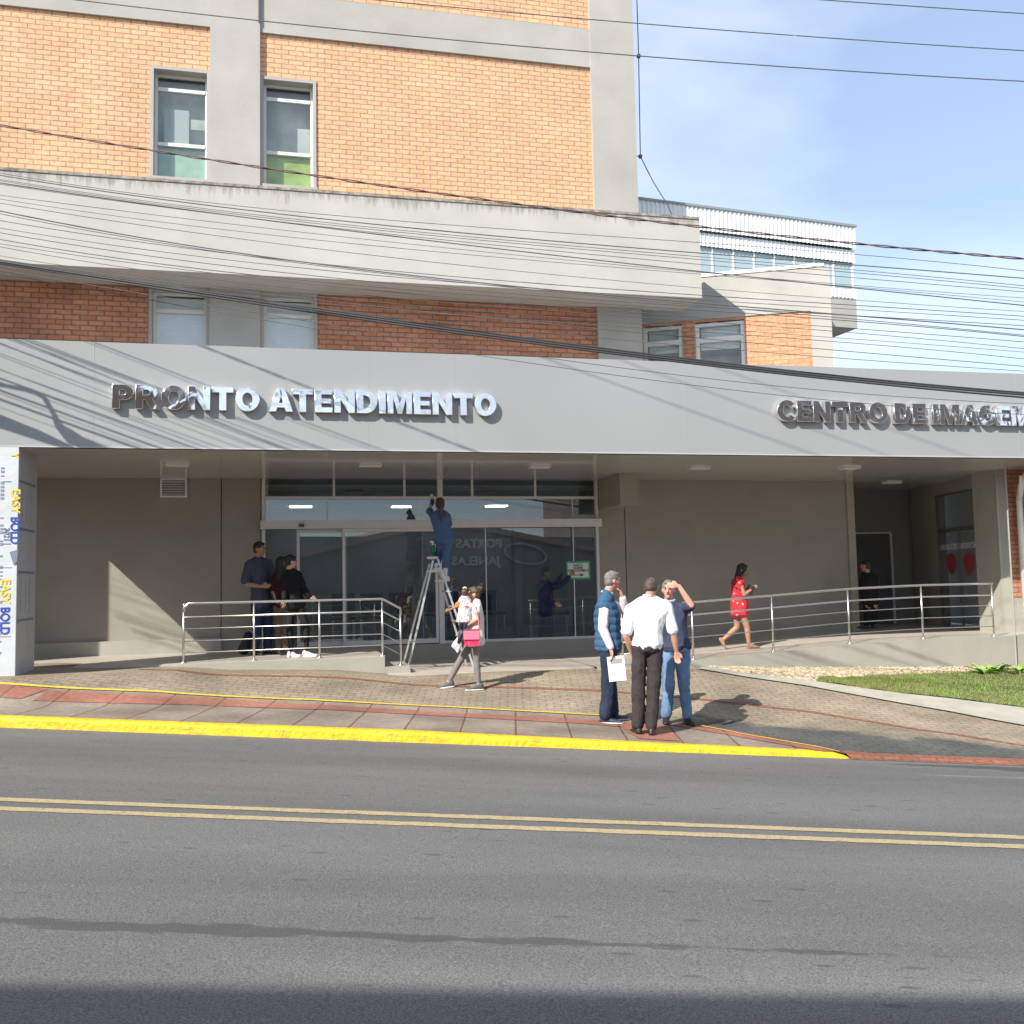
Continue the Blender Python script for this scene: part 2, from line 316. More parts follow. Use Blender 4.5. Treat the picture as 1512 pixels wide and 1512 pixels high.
    r = nn(t, 'ShaderNodeMapRange'); r.inputs[1].default_value = .08; r.inputs[2].default_value = .13; r.inputs[3].default_value = .6; r.inputs[4].default_value = 0; l(vo.outputs['Distance'], r.inputs[0])
    x = nn(t, 'ShaderNodeMixRGB'); l(r.outputs[0], x.inputs['Fac']); l(cur, x.inputs['Color1']); x.inputs['Color2'].default_value = (.065, .064, .063, 1); cur = x.outputs[0]
    l(cur, b.inputs['Base Color'])
    bp = nn(t, 'ShaderNodeBump'); bp.inputs['Strength'].default_value = .55; bp.inputs['Distance'].default_value = .012; l(n1.outputs['Fac'], bp.inputs['Height']); l(bp.outputs[0], b.inputs['Normal'])
    return m
m_asphalt = asphalt()
def street_obj(o):          # give a structure object the street-aligned frame so that its Object coordinates run along the street
    R = Matrix.Rotation(-psi, 4, 'Z'); o.data.transform(R.inverted()); o.matrix_world = R; return o
def sheet(name, rows, mat, kind='structure'):
    o = MB().grid(rows).build(name, mat); street_obj(o); return tag(o, kind=kind)
gr = sheet('ground', [[cf(a, b, -S*a - .06 - max(0, b-26)*.0) for a in (-120, -40, -10, 0, 10, 40, 120)] for b in (-80, -20, 0, 20, 60, 400)], M('packed_soil', (.2, .19, .16), .95, nscale=.5, namt=.2))
sheet('road', [[cf(a, b, -S*a) for a in (-60, -20, 0, 20, 60)] for b in (-1.2, 2, 6, 10.55)], m_asphalt)
m_line = M('worn_road_paint', (.38, .30, .165), .7, nscale=60, namt=.3)
def worn(m, lo, scale, thr, colr):
    t, b = nodes(m); l = t.links.new; src = b.inputs['Base Color'].links[0].from_socket
    tcn = nn(t, 'ShaderNodeTexCoord'); n = nn(t, 'ShaderNodeTexNoise'); n.inputs['Scale'].default_value = scale; n.inputs['Detail'].default_value = 8; n.inputs['Roughness'].default_value = .8
    l(tcn.outputs['Object'], n.inputs['Vector']); r = nn(t, 'ShaderNodeMapRange'); r.inputs[1].default_value = thr; r.inputs[2].default_value = thr+.05; r.inputs[3].default_value = 0; r.inputs[4].default_value = lo; l(n.outputs['Fac'], r.inputs[0])
    x = nn(t, 'ShaderNodeMixRGB'); l(r.outputs[0], x.inputs['Fac']); l(src, x.inputs['Color1']); x.inputs['Color2'].default_value = (*colr, 1); l(x.outputs[0], b.inputs['Base Color'])
worn(m_line, .55, 9, .55, (.15, .14, .13))
for k, (b0, b1) in enumerate(((7.02, 7.13), (7.29, 7.40))):
    rows = []
    for b in (b0, b1):
        rows.append([cf(a, b + random.uniform(-.006, .006), -S*a + .004) for a in np.arange(-40, 40, .12)])
    sheet('road_marking', rows, m_line)
# sidewalk (paver field) as a warped height field
def rows_from(fn_near, fn_far, a0, a1, na, nb, dz=0.0):
    rows = []
    for j in range(nb+1):
        t = j/nb; r = []
        for i in range(na+1):
            a = a0 + (a1-a0)*i/na; b = fn_near(a)*(1-t) + fn_far(a)*t; p = cf(a, b); p.z = gz(p.x, p.y) + dz; r.append(p)
        rows.append(r)
    return rows
m_paver = brick_mat('concrete_pavers', (.335, .275, .20), (.30, .25, .185), (.215, .175, .13), .205, .105, .009, 'xy', .5, .9, .5, 0.0, .35)
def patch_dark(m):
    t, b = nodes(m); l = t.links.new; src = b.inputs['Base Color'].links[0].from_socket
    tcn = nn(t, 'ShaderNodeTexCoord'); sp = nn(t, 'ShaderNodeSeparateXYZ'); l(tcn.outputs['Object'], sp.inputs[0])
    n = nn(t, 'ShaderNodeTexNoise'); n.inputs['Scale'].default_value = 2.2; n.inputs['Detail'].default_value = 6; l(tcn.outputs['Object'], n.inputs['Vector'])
    # noise-edged zone of darker, bluer pavers by the dropped kerb
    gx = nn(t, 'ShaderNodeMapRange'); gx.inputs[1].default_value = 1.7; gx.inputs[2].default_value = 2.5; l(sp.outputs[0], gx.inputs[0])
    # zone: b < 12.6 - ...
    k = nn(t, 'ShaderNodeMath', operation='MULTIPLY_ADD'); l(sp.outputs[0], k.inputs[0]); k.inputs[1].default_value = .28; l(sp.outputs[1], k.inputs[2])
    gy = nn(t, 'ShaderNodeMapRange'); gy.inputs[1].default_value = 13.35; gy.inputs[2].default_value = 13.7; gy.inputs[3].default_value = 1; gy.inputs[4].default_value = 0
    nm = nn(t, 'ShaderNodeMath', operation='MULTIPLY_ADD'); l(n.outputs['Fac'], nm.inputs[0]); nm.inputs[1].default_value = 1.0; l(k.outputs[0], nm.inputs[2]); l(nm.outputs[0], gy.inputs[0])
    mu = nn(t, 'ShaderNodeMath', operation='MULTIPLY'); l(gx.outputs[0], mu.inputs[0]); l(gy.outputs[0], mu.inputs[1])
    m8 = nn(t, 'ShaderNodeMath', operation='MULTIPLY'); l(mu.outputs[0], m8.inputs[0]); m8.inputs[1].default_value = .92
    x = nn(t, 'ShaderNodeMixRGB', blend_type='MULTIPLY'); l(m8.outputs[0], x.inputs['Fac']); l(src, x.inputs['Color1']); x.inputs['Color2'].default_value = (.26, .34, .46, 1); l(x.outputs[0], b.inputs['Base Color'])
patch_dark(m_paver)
def far_edge(a):       # facade line Y=14.9 in street coordinates
    return (15.0 + a*math.sin(psi))/math.cos(psi)
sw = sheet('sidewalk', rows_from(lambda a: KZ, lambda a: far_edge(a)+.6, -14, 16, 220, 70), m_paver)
# further strip of pavement beyond the frame on both sides
# painted kerb
m_yellow = M('yellow_kerb_paint', (.74, .45, .010), .6, nscale=9, namt=.14, bump=.9, bscale=18)
worn(m_yellow, .75, 5, .60, (.42, .28, .03))
def kerb_wear(m):
    t, b = nodes(m); l = t.links.new; src = b.inputs['Base Color'].links[0].from_socket
    tcn = nn(t, 'ShaderNodeTexCoord'); sp = nn(t, 'ShaderNodeSeparateXYZ'); l(tcn.outputs['Object'], sp.inputs[0])
    md = nn(t, 'ShaderNodeMath', operation='PINGPONG'); l(sp.outputs[0], md.inputs[0]); md.inputs[1].default_value = .5
    r = nn(t, 'ShaderNodeMapRange'); r.inputs[1].default_value = .004; r.inputs[2].default_value = .012; r.inputs[3].default_value = .3; r.inputs[4].default_value = 0; l(md.outputs[0], r.inputs[0])
    mp_ = nn(t, 'ShaderNodeMapping'); mp_.inputs['Scale'].default_value = (1.2, 9, 9); l(tcn.outputs['Object'], mp_.inputs[0]); n = nn(t, 'ShaderNodeTexNoise'); n.inputs['Scale'].default_value = 2.5; n.inputs['Detail'].default_value = 9; n.inputs['Roughness'].default_value = .75; l(mp_.outputs[0], n.inputs['Vector'])
    r2 = nn(t, 'ShaderNodeMapRange'); r2.inputs[1].default_value = .56; r2.inputs[2].default_value = .63; r2.inputs[3].default_value = 0; r2.inputs[4].default_value = .7; l(n.outputs['Fac'], r2.inputs[0])
    mxx = nn(t, 'ShaderNodeMath', operation='MAXIMUM'); l(r.outputs[0], mxx.inputs[0]); l(r2.outputs[0], mxx.inputs[1])
    x = nn(t, 'ShaderNodeMixRGB'); l(mxx.outputs[0], x.inputs['Fac']); l(src, x.inputs['Color1']); x.inputs['Color2'].default_value = (.16, .12, .05, 1); l(x.outputs[0], b.inputs['Base Color'])
kerb_wear(m_yellow)
m_kerb = M('concrete_kerb', (.36, .34, .31), .9, nscale=8, namt=.15, bump=.3)
def kerb(a0, a1, mat, label, n):
    prof = []
    rows = []
    for i in range(n+1):
        a = a0+(a1-a0)*i/n; kt = kerb_top(a)+.006; wob = .006*noise.noise(Vector((a*1.7, 0, 0))) + .003*noise.noise(Vector((a*9, 3, 0)))
        zc = -S*a
        e = 1.0
        if abs(a-a1) < .12 and a1 < 4: e = .35+.65*max(0, (a1-a))/.12
        ring = [(KZ+.02, -.03), (KZ+.02, kt), (KZ-.085+wob, kt+.002), (KZ-.11+wob, kt-.010), (KZ-.125+wob, kt-.03), (KZ-.14+wob*2, -.03)]
        rows.append([cf(a, b, zc+z*e) for b, z in ring])
    o = MB().grid(rows); o.f.append(tuple(range(6))); nlast = len(o.v)-6; o.f.append(tuple(range(nlast, nlast+6)))
    o = o.build('kerb', mat); street_obj(o); tag(o, kind='structure'); return o
kerb(-40, 3.62, m_yellow, '', 300)
m_redpave = brick_mat('red_pavers', (.34, .13, .08), (.29, .11, .07), (.15, .09, .07), .2, .1, .01, 'xy', .5, .9, .4, 0, .25)
rows = [[cf(a, b, -S*a + (kerb_top(a)+.008 if b > 10.5 else .004)) for a in np.arange(3.62, 30, .3)] for b in (10.46, KZ-.06, KZ+.16)]
sheet('pavement_edge_strip', rows, m_redpave)

# strips laid on the pavement, measured from the photograph
def px_poly(pts): return [hit(x, y) for x, y in pts]
def strip(name, pts, w, mat, dz=.005, n=120, ext=0):
    P = px_poly(pts); d = [0]
    for i in range(1, len(P)): d.append(d[-1]+(P[i]-P[i-1]).length)
    xs = [p.x for p in P]; ys = [p.y for p in P]; rows = [[], []]
    for i in range(n+1):
        s = -ext + (d[-1]+ext*1.0)*i/n
        if s < 0:
            dv = (P[1]-P[0]).normalized(); q = P[0]+dv*s; x, y = q.x, q.y
        else: x, y = lerp(s, d, xs), lerp(s, d, ys)
        rows[0].append((x, y)); 
    c = rows[0]; L_, R_ = [], []
    for i, (x, y) in enumerate(c):
        a = Vector(c[max(0, i-2)]); b = Vector(c[min(len(c)-1, i+2)]); t = (b-a).normalized(); nrm = Vector((-t.y, t.x))
        for side, out_ in ((-1, L_), (1, R_)):
            q = Vector((x, y))+nrm*side*w/2; out_.append(Vector((q.x, q.y, gz(q.x, q.y)+dz)))
    return sheet(name, [L_, R_], mat)
YL = [(0, 1010), (225, 1022), (450, 1034), (660, 1045), (885, 1057)]
m_yline = M('thin_yellow_line_paint', (.66, .46, .06), .6, nscale=20, namt=.2)
m_oline = M('orange_line_paint', (.62, .36, .07), .6, nscale=20, namt=.2)
# slab zone between line and kerb
Pk = px_poly(YL + [(1040, 1074), (1150, 1094), (1240, 1111)])
ka = [p.dot(ch) for p in Pk]; kb = [p.dot(fh) for p in Pk]
def line_b(a): return lerp(a, [-16]+ka, [kb[0]+(kb[0]-kb[1])/(ka[0]-ka[1])*(-16-ka[0])*.2]+kb)
def slab_mat(name, c1, c2, mo, bw, bh, off=0):
    return brick_mat(name, c1, c2, mo, bw, bh, .012, 'xy', off, .9, .35, 0, .4)
m_slab = slab_mat('concrete_slabs', (.25, .205, .165), (.285, .235, .19), (.16, .085, .06), .62, 30)
A1 = 3.45
sheet('sidewalk_slabs', rows_from(lambda a: KZ+.005, lambda a: max(line_b(a)-.03, KZ+.02), -14, A1, 200, 14, .005), m_slab)
RT = [(60, 1028), (300, 1037), (500, 1047), (665, 1056), (860, 1066), (935, 1072)]
m_tact = slab_mat('red_tactile_tiles', (.34, .15, .11), (.30, .13, .095), (.17, .10, .08), .62, 30)
Pr = px_poly(RT); ra = [p.dot(ch) for p in Pr]; rb = [p.dot(fh) for p in Pr]
tactf = lambda a: lerp(a, ra, rb)
sheet('tactile_paving', rows_from(lambda a: tactf(a)-.18, lambda a: tactf(a)+.17, ra[0], ra[-1], 120, 3, .011), m_tact)
def patch(name, corners, mat, dz, n=10):
    P = px_poly(corners); rows = []
    for j in range(n+1):
        t = j/n; r = []
        for i in range(n+1):
            s = i/n; q = (P[0]*(1-s)+P[1]*s)*(1-t)+(P[3]*(1-s)+P[2]*s)*t; q.z = gz(q.x, q.y)+dz; r.append(q)
        rows.append(r)
    return sheet(name, rows, mat)
patch('tactile_paving', [(0, 1011), (72, 1019), (30, 1033), (0, 1031)], m_tact, .012)
patch('tactile_paving', [(905, 1067), (985, 1073), (1004, 1096), (944, 1092)], m_tact, .0125)
patch('tactile_paving', [(985, 1071), (1045, 1075), (1240, 1111), (1215, 1111)], m_tact, .012)
strip('sidewalk_line', YL, .055, m_yline, .014, ext=6)
strip('sidewalk_line', [(1035, 1073), (1100, 1086), (1240, 1112)], .045, m_oline, .018)
strip('paver_border', [(205, 989), (290, 994), (450, 999), (560, 1006), (680, 1014), (885, 1020), (1020, 1031), (1200, 1052), (1300, 1068), (1512, 1101), (1560, 1109)], .085, m_redpave, .005, ext=0)
m_conc = M('pale_concrete', (.38, .36, .30), .85, nscale=4, namt=.12, bump=.2)
# lawn, its concrete border and the gravel bed
FR = [(1030, 989), (1100, 1001), (1190, 1014), (1260, 1027), (1330, 1040), (1400, 1052), (1512, 1073), (1560, 1082)]
BK = [(1040, 985.5), (1110, 996), (1200, 1007), (1260, 1016), (1330, 1025.5), (1400, 1033), (1512, 1047), (1560, 1053)]
def ruled(name, near, far, mat, dz, n=60, nb=6, kind='structure', wob=0):
    A = px_poly(near); B = px_poly(far); tA = np.linspace(0, 1, len(A)); rows = []
    for j in range(nb+1):
        t = j/nb; r = []
        for i in range(n+1):
            u = i/n; pa = Vector([lerp(u, tA, [p[k] for p in A]) for k in range(3)]); pb = Vector([lerp(u, np.linspace(0, 1, len(B)), [p[k] for p in B]) for k in range(3)])
            q = pa*(1-t)+pb*t; q.z = gz(q.x, q.y)+dz+(wob*noise.noise(q*3) if wob else 0); r.append(q)
        rows.append(r)
    return sheet(name, rows, mat, kind), rows
ruled('path_edging', FR, BK, m_conc, .022)
m_gravel = M('gravel_bed', (.36, .30, .21), .9, nscale=30, namt=.25, bump=.8, bscale=40)
m_lawn = M('lawn_soil', (.09, .12, .035), .95, nscale=20, namt=.3)
GB = [(1040, 984), (1110, 985.3), (1200, 985.8), (1260, 986), (1330, 986), (1400, 985.5), (1512, 985), (1560, 985)]
_, grows = ruled('gravel', BK, GB, m_gravel, .012)
LN = [(1205, 1008), (1260, 1016), (1330, 1025.5), (1400, 1033), (1512, 1047), (1560, 1053)]
LF = [(1215, 1007), (1270, 1003), (1340, 999), (1400, 996), (1512, 992), (1560, 990)]
_, lrows = ruled('lawn', LN, LF, m_lawn, .03, wob=.02)
# pebbles and grass blades (uncountable)
ico = bmesh.new(); bmesh.ops.create_icosphere(ico, subdivisions=1, radius=1); IV = [v.co.copy() for v in ico.verts]; IF = [[v.index for v in f.verts] for f in ico.faces]; ico.free()
vs, fs = [], []
def samp(rows):
    j = random.random()*(len(rows)-1); i = random.random()*(len(rows[0])-1); a, b = int(j), int(i); u, v = j-a, i-b
    return (rows[a][b]*(1-v)+rows[a][b+1]*v)*(1-u)+(rows[a+1][b]*(1-v)+rows[a+1][b+1]*v)*u
lawn_poly = [(p.x, p.y) for p in px_poly(LN)] + [(p.x, p.y) for p in px_poly(LF)][::-1]
def inside(x, y, poly):
    c = False; n = len(poly)
    for i in range(n):
        x1, y1 = poly[i]; x2, y2 = poly[i-1]
        if (y1 > y) != (y2 > y) and x < (x2-x1)*(y-y1)/(y2-y1+1e-12)+x1: c = not c
    return c
cnt = 0
while cnt < 6500:
    q = samp(grows)
    if inside(q.x, q.y, lawn_poly): cnt += .3; continue
    s = random.uniform(.014, .034); R = Matrix.Rotation(random.random()*6.3, 3, 'Z') @ Matrix.Rotation(random.uniform(-.5, .5), 3, 'X'); k = len(vs)
    sc = Vector((random.uniform(.9, 1.5), random.uniform(.7, 1), random.uniform(.45, .8)))*s
    for v in IV: vs.append(R @ Vector((v.x*sc.x, v.y*sc.y, v.z*sc.z)) + q + Vector((0, 0, s*.3)))
    fs += [[k+i for i in f] for f in IF]; cnt += 1
mb = MB(); mb.v = vs; mb.f = fs
m_peb = M('cream_pebbles', (.50, .42, .30), .85, nscale=11, namt=.3, col2=(.27, .20, .13))
tag(mb.build('pebbles', m_peb, smooth=True), 'cream and ochre pebbles in the bed along the ramp wall', 'gravel', kind='stuff')
mb = MB()
for i in range(30000):
    q = samp(lrows); a = random.random()*6.3; h = random.uniform(.015, .05)*(1.5 if noise.noise(q*2) > .15 else .8); w = .005; d = Vector((math.cos(a), math.sin(a), 0)); t = Vector((random.uniform(-.02, .02), random.uniform(-.02, .02), h))
    mb.quad(q-d*w, q+d*w, q+t)
m_grass = M('grass_blades', (.16, .235, .05), .7, nscale=2.2, namt=.3, col2=(.22, .20, .08))
tag(mb.build('grass', m_grass), 'short mown lawn grass beside the gravel bed', 'grass', kind='stuff')

# ================================================================== CLINIC BUILDING
bld = thing('clinic_building', (1.5, 17.2, .7), 'long orange brick clinic with pale plaster bands and a deep grey entrance canopy', 'building')
CEIL = 3.69; FY = 13.5; WY = 17.2
XR = 6.57; XL = -14
def P(name, mb, mat, par=None, **k): return mb.build(name, mat, par or bld, **k)
UY = 17.0
# upper storeys: brick panels with openings for two windows
w1 = (-2.40, -1.40); w2 = (-.54, .44); wz = (8.90, 10.95); lz = (4.9, 6.998)
def wall_with_holes(x0, x1, z0, z1, y0, y1, holes):
    mb = MB(); xs = sorted(set([x0, x1]+[h[0] for h in holes]+[h[1] for h in holes]))
    for a, b in zip(xs[:-1], xs[1:]):
        hs = sorted([(h[2], h[3]) for h in holes if h[0] <= a+1e-6 and h[1] >= b-1e-6]); z = z0
        for h0, h1 in hs:
            if h0 > z+1e-6: mb.box(a, b, y0, y1, z, h0)
            z = h1
        if z < z1-1e-6: mb.box(a, b, y0, y1, z, z1)
    return mb
hole = [(w1[0], w1[1], *wz), (w1[0], w1[1], *lz), (w2[0], w2[1], *wz), (w2[0], w2[1], *lz)]
P('brick_wall', wall_with_holes(XL, 5.68, 7.75, 11.75, UY, UY+.3, hole), m_brick)
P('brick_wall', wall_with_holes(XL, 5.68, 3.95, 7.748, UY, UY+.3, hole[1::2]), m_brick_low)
P('brick_wall', MB().box(-.54, 5.68, UY, UY+.3, 12.52, 16.5), m_brick)
P('plaster_beam', MB().box(XL, -1.4, UY-.05, UY+.35, 11.75, 16.5).box(-.54, 5.68, UY-.05, UY+.35, 11.75, 12.52), m_plaster)
P('pilaster', MB().box(-1.398, -.542, UY-.09, UY+.35, 3.95, 16.5), m_plaster)
P('pilaster', MB().box(5.68, XR, UY-.09, UY+8, 3.95, 16.5), m_plaster)
P('rear_wall', MB().box(XL, 5.68, 26, 26.3, 3.95, 16.5), m_plaster)
P('roof', MB().box(XL-.2, XR+.1, UY-.15, 26.4, 16.5, 16.7), m_plaster)
P('side_wall', MB().box(XL-.3, XL, UY, 26.3, .3, 16.5), m_plaster)
P('plaster_band', MB().box(XL, 7.46, 16.1, UY-.001, 7.0, 8.50), m_band)
P('band_coping', MB().box(XL, 7.463, 16.085, UY-.001, 8.50, 8.545), m_bandtop)
P('drip_line', MB().box(-.57, -.545, UY-.11, UY-.09, 11.9, 16.4), m_dark)
# windows
m_green = M('green_window_film', (.33, .45, .10), .5, nscale=3, namt=.25)
m_teal = M('teal_window_film', (.36, .52, .42), .5, nscale=4, namt=.15)
m_blind2 = M('grey_blind', (.42, .47, .46), .8)
m_blind = M('pale_blind', (.84, .87, .90), .7, nscale=4, namt=.08, stretch=(1, 1, 14))
m_room = M('room_dark', (.55, .59, .57), .9, nscale=3, namt=.2)
m_frame = M('window_frame_paint', (.70, .70, .67), .45)
def window(x0, x1, z0, z1, bars, film, blinds=None, y=UY):
    surround = P('window_surround', MB().box(x0, x0+.055, y-.03, y+.28, z0, z1).box(x1-.055, x1, y-.03, y+.28, z0, z1).box(x0+.055, x1-.055, y-.03, y+.28, z1-.055, z1), m_plaster)
    xa, xb = x0+.055, x1-.055; zt = z1-.055; Y0 = y+.16
    fr = MB().box(xa, xa+.045, Y0, Y0+.05, z0, zt).box(xb-.045, xb, Y0, Y0+.05, z0, zt).box(xa+.045, xb-.045, Y0, Y0+.05, zt-.045, zt).box(xa+.045, xb-.045, Y0, Y0+.05, z0, z0+.05)
    for zb, h in bars: fr.box(xa+.045, xb-.045, Y0-.015, Y0+.04, zb-h/2, zb+h/2)
    f = P('window', fr, m_frame); 
    p = P('pane', MB().box(xa+.045, xb-.045, Y0+.02, Y0+.028, z0+.05, zt-.045), m_winglass, f)
    back = P('room_lining', MB().box(xa-.05, xb+.05, y+.42, y+.44, z0, zt), m_room, f)
    if film: P('window_film', MB().box(xa+.05, xb-.05, Y0+.07, Y0+.075, z0+.05, film[0]), film[1], f)
    for (a, b, c, d) in blinds or []: P('blind', MB().box(a, b, Y0+.06, Y0+.065, c, d), m_blind2 if film else m_blind, f)
    return f
window(w1[0], w1[1], 8.95, 10.95, [(10.62, .06), (9.62, .06)], (9.6, m_teal), [(-2.2, -1.78, 9.65, 10.3)])
window(w2[0], w2[1], 8.95, 10.95, [(10.62, .06), (9.62, .06)], (9.6, m_green))
window(w1[0], w1[1], lz[0], lz[1], [(6.62, .06)], None, [(-2.34, -1.46, 4.95, 6.87)])
window(w2[0], w2[1], lz[0], lz[1], [(6.62, .06)], None, [(-.48, .38, 4.95, 6.88)])
P('window_sill', MB().box(w1[0]-.02, w1[1]+.001, UY-.06, UY+.2, 8.87, 8.948), m_plaster); P('window_sill', MB().box(w2[0]-.001, w2[1]+.02, UY-.06, UY+.2, 8.87, 8.948), m_plaster)
# canopy
CX0, CX1 = -4.4, 19
fas = P('canopy_fascia', MB().box(CX0, CX1, FY, FY+.09, CEIL, 5.13), m_fascia)
P('canopy_trim', MB().box(CX0, CX1, FY-.008, FY-.001, CEIL-.001, CEIL+.02), M('pale_trim', (.44, .45, .45), .4))
m_seam = M('seam_sealant', (.365, .375, .38), .6)
for x in (-2.6, 1.05, 2.30, 5.9, 9.05, 11.9, 15.1):
    P('panel_seam', MB().box(x-.004, x+.004, FY-.0025, FY-.0005, CEIL+.03, 5.12), m_seam)

P('canopy_roof', MB().box(CX0, CX1, FY+.09, UY-.1, 4.95, 5.1), m_plaster)
P('canopy_end', MB().box(CX0-.05, CX0, FY, WY, CEIL, 5.12), m_fascia)
def soffit_mat():
    t, b = nodes(m_soffit); l = t.links.new; src = b.inputs['Base Color'].links[0].from_socket
    tcn = nn(t, 'ShaderNodeTexCoord'); w = nn(t, 'ShaderNodeTexWave'); w.wave_type = 'BANDS'; w.bands_direction = 'Y'; w.inputs['Scale'].default_value = 1.55
    l(tcn.outputs['Object'], w.inputs['Vector']); r = nn(t, 'ShaderNodeMapRange'); r.inputs[1].default_value = 0; r.inputs[2].default_value = .02; r.inputs[3].default_value = .82; r.inputs[4].default_value = 1; l(w.outputs['Fac'], r.inputs[0])
    v = nn(t, 'ShaderNodeVectorMath', operation='SCALE'); l(src, v.inputs[0]); l(r.outputs[0], v.inputs['Scale']); l(v.outputs[0], b.inputs['Base Color'])
soffit_mat()
P('canopy_soffit', MB().box(CX0, CX1, FY+.001, 19.0, CEIL, CEIL+.04), m_soffit)
# ground floor wall
P('entrance_wall', MB().box(-5.9, -1.22, WY, WY+.3, .3, CEIL-.002).box(-1.205, -.55, WY-.012, WY+.3, .3, CEIL-.002), m_wall)
P('entrance_wall', MB().box(5.67, 6.2, WY, WY+.3, .2, CEIL-.002).box(6.215, 10.96, WY-.01, WY+.3, .2, CEIL-.002), m_wall)
P('ceiling_bulkhead', MB().box(5.68, 6.05, 15.95, WY-.012, 3.12, CEIL-.002), m_wall)
P('corner_pillar', MB().box(10.96, 11.12, WY-.05, 18.9, .2, CEIL-.002), m_base)
P('skirting', MB().box(-5.9, -1.2, WY-.10, WY-.001, .68, .93), m_base)
# ventilation grille
g = MB(); gx0, gx1, gz0, gz1 = -2.22, -1.78, 3.36, CEIL-.004
g.box(gx0, gx0+.03, WY-.04, WY-.001, gz0, gz1).box(gx1-.03, gx1, WY-.04, WY-.001, gz0, gz1).box(gx0+.03, gx1-.03, WY-.04, WY-.001, gz0, gz0+.03).box(gx0+.03, gx1-.03, WY-.04, WY-.001, gz1-.03, gz1)
P('vent_grille', g, m_white)
sl_ = MB()
for k in range(6): z = gz0+.06+k*.042; sl_.obox(((gx0+gx1)/2, WY-.022, z), Vector((1, 0, 0)), Vector((0, .7, .7)), Vector((0, -.7, .7)), .19, .016, .003)
P('vent_slats', sl_, m_white)
P('vent_back', MB().box(gx0+.03, gx1-.03, WY-.006, WY-.002, gz0+.03, gz1-.03), m_dark)
# soffit lamps (unlit panels)
for (x, y) in ((262, 685), (547, 686), (797, 688), (1033, 690), (1254, 690), (1317, 712)):
    c = atZ(x, y, CEIL); f = P('soffit_lamp', bevel_mb := MB().box(c.x-.17, c.x+.17, c.y-.10, c.y+.10, CEIL-.03, CEIL-.001), m_white)
    P('lamp_diffuser', MB().box(c.x-.15, c.x+.15, c.y-.08, c.y+.08, CEIL-.034, CEIL-.031), M('frosted_diffuser', (.8, .8, .78), .3), f)
# storefront
FXL, FXR = -.53, 5.66; SY = WY
def ax(px, y=780): return atY(px, y, SY).x
zs = {n: atY(640, y, SY).z for n, y in dict(r1=735, r2=768, r3=780, bot=955).items()}
ZB = .72; Zr1, Zr2, Zr3 = zs['r1'], zs['r2'], zs['r3']
fr = MB(); 
fr.box(FXL, FXL+.06, SY-.05, SY+.06, .70, CEIL-.002).box(FXR-.05, FXR, SY-.05, SY+.06, .70, CEIL-.002)
fr.box(FXL+.06, FXR-.05, SY-.02, SY+.04, Zr1-.025, Zr1+.025)
P('storefront_frame', fr, m_alu)
P('main_mullion', MB().box(ax(646), ax(653.5), SY-.08, SY+.06, .45, CEIL-.002), m_alu)
P('transom_beam', MB().box(FXL-.02, FXR+.03, SY-.16, SY-.081, Zr3+.0, Zr2+.0), m_alu)
for px in (390, 493, 597, 697, 790, 883): x = ax(px, 720); P('glazing_bar', MB().box(x-.02, x+.02, SY-.015, SY+.03, Zr1+.025, CEIL-.002), m_alu)
for px, a, b in ((483, Zr2, Zr1-.025), (845, Zr2, Zr1-.025), (845, .74, Zr3), (623, .72, Zr3), (716, .74, Zr3)): x = ax(px, 750); P('glazing_bar', MB().box(x-.009, x+.009, SY-.012, SY+.022, a, b), m_alu)
P('bottom_rail', MB().box(ax(653.5), FXR-.05, SY-.03, SY+.04, .70, .745), m_alu)
# panes
pm = lambda a, b, c, d, y=SY: P('glass_pane', MB().box(a, b, y, y+.01, c, d), m_glass)
xs = [FXL+.06, ax(493, 720), ax(597, 720), ax(697, 720), ax(790, 720), FXR-.05]
for a, b in zip(xs[:-1], xs[1:]): pm(a+.005, b-.005, Zr1+.03, CEIL-.01)
xs = [FXL+.06, ax(483, 750), ax(650, 750), ax(845, 750), FXR-.05]
for a, b in zip(xs[:-1], xs[1:]): pm(a+.005, b-.005, Zr3+.01, Zr1-.03)
xs = [ax(653.5), ax(716, 850), ax(845, 850), FXR-.05]
for a, b in zip(xs[:-1], xs[1:]): pm(a+.012, b-.012, .75, Zr3-.002)
# entrance doors: left one slid open, right one closed
def door(x0, x1, y, lab, glass=True):
    d = P('sliding_door', MB().box(x0, x0+.05, y-.03, y+.03, .72, Zr3-.002).box(x1-.05, x1, y-.03, y+.03, .72, Zr3-.002).box(x0+.05, x1-.05, y-.03, y+.03, Zr3-.06, Zr3-.002).box(x0+.05, x1-.05, y-.03, y+.03, .72, .80), m_alu)
    P('door_glass', MB().box(x0+.05, x1-.05, y-.005, y+.005, .80, Zr3-.06), m_glass, d); return d
door(ax(505), ax(645), SY-.06, '')
d2 = door(ax(438), ax(512), SY+.03, '')
P('door_rail_sensor', MB().box(ax(441), ax(449), SY-.175, SY-.161, Zr3+.03, Zr3+.09), m_dark)
# dwarf wall under the fixed glass, on the lower landing
P('dwarf_wall', MB().box(1.364, 6.0, WY-.12, WY+.12, .2, .70), M('dwarf_wall_paint', (.30, .29, .25), .8, nscale=2, namt=.08))
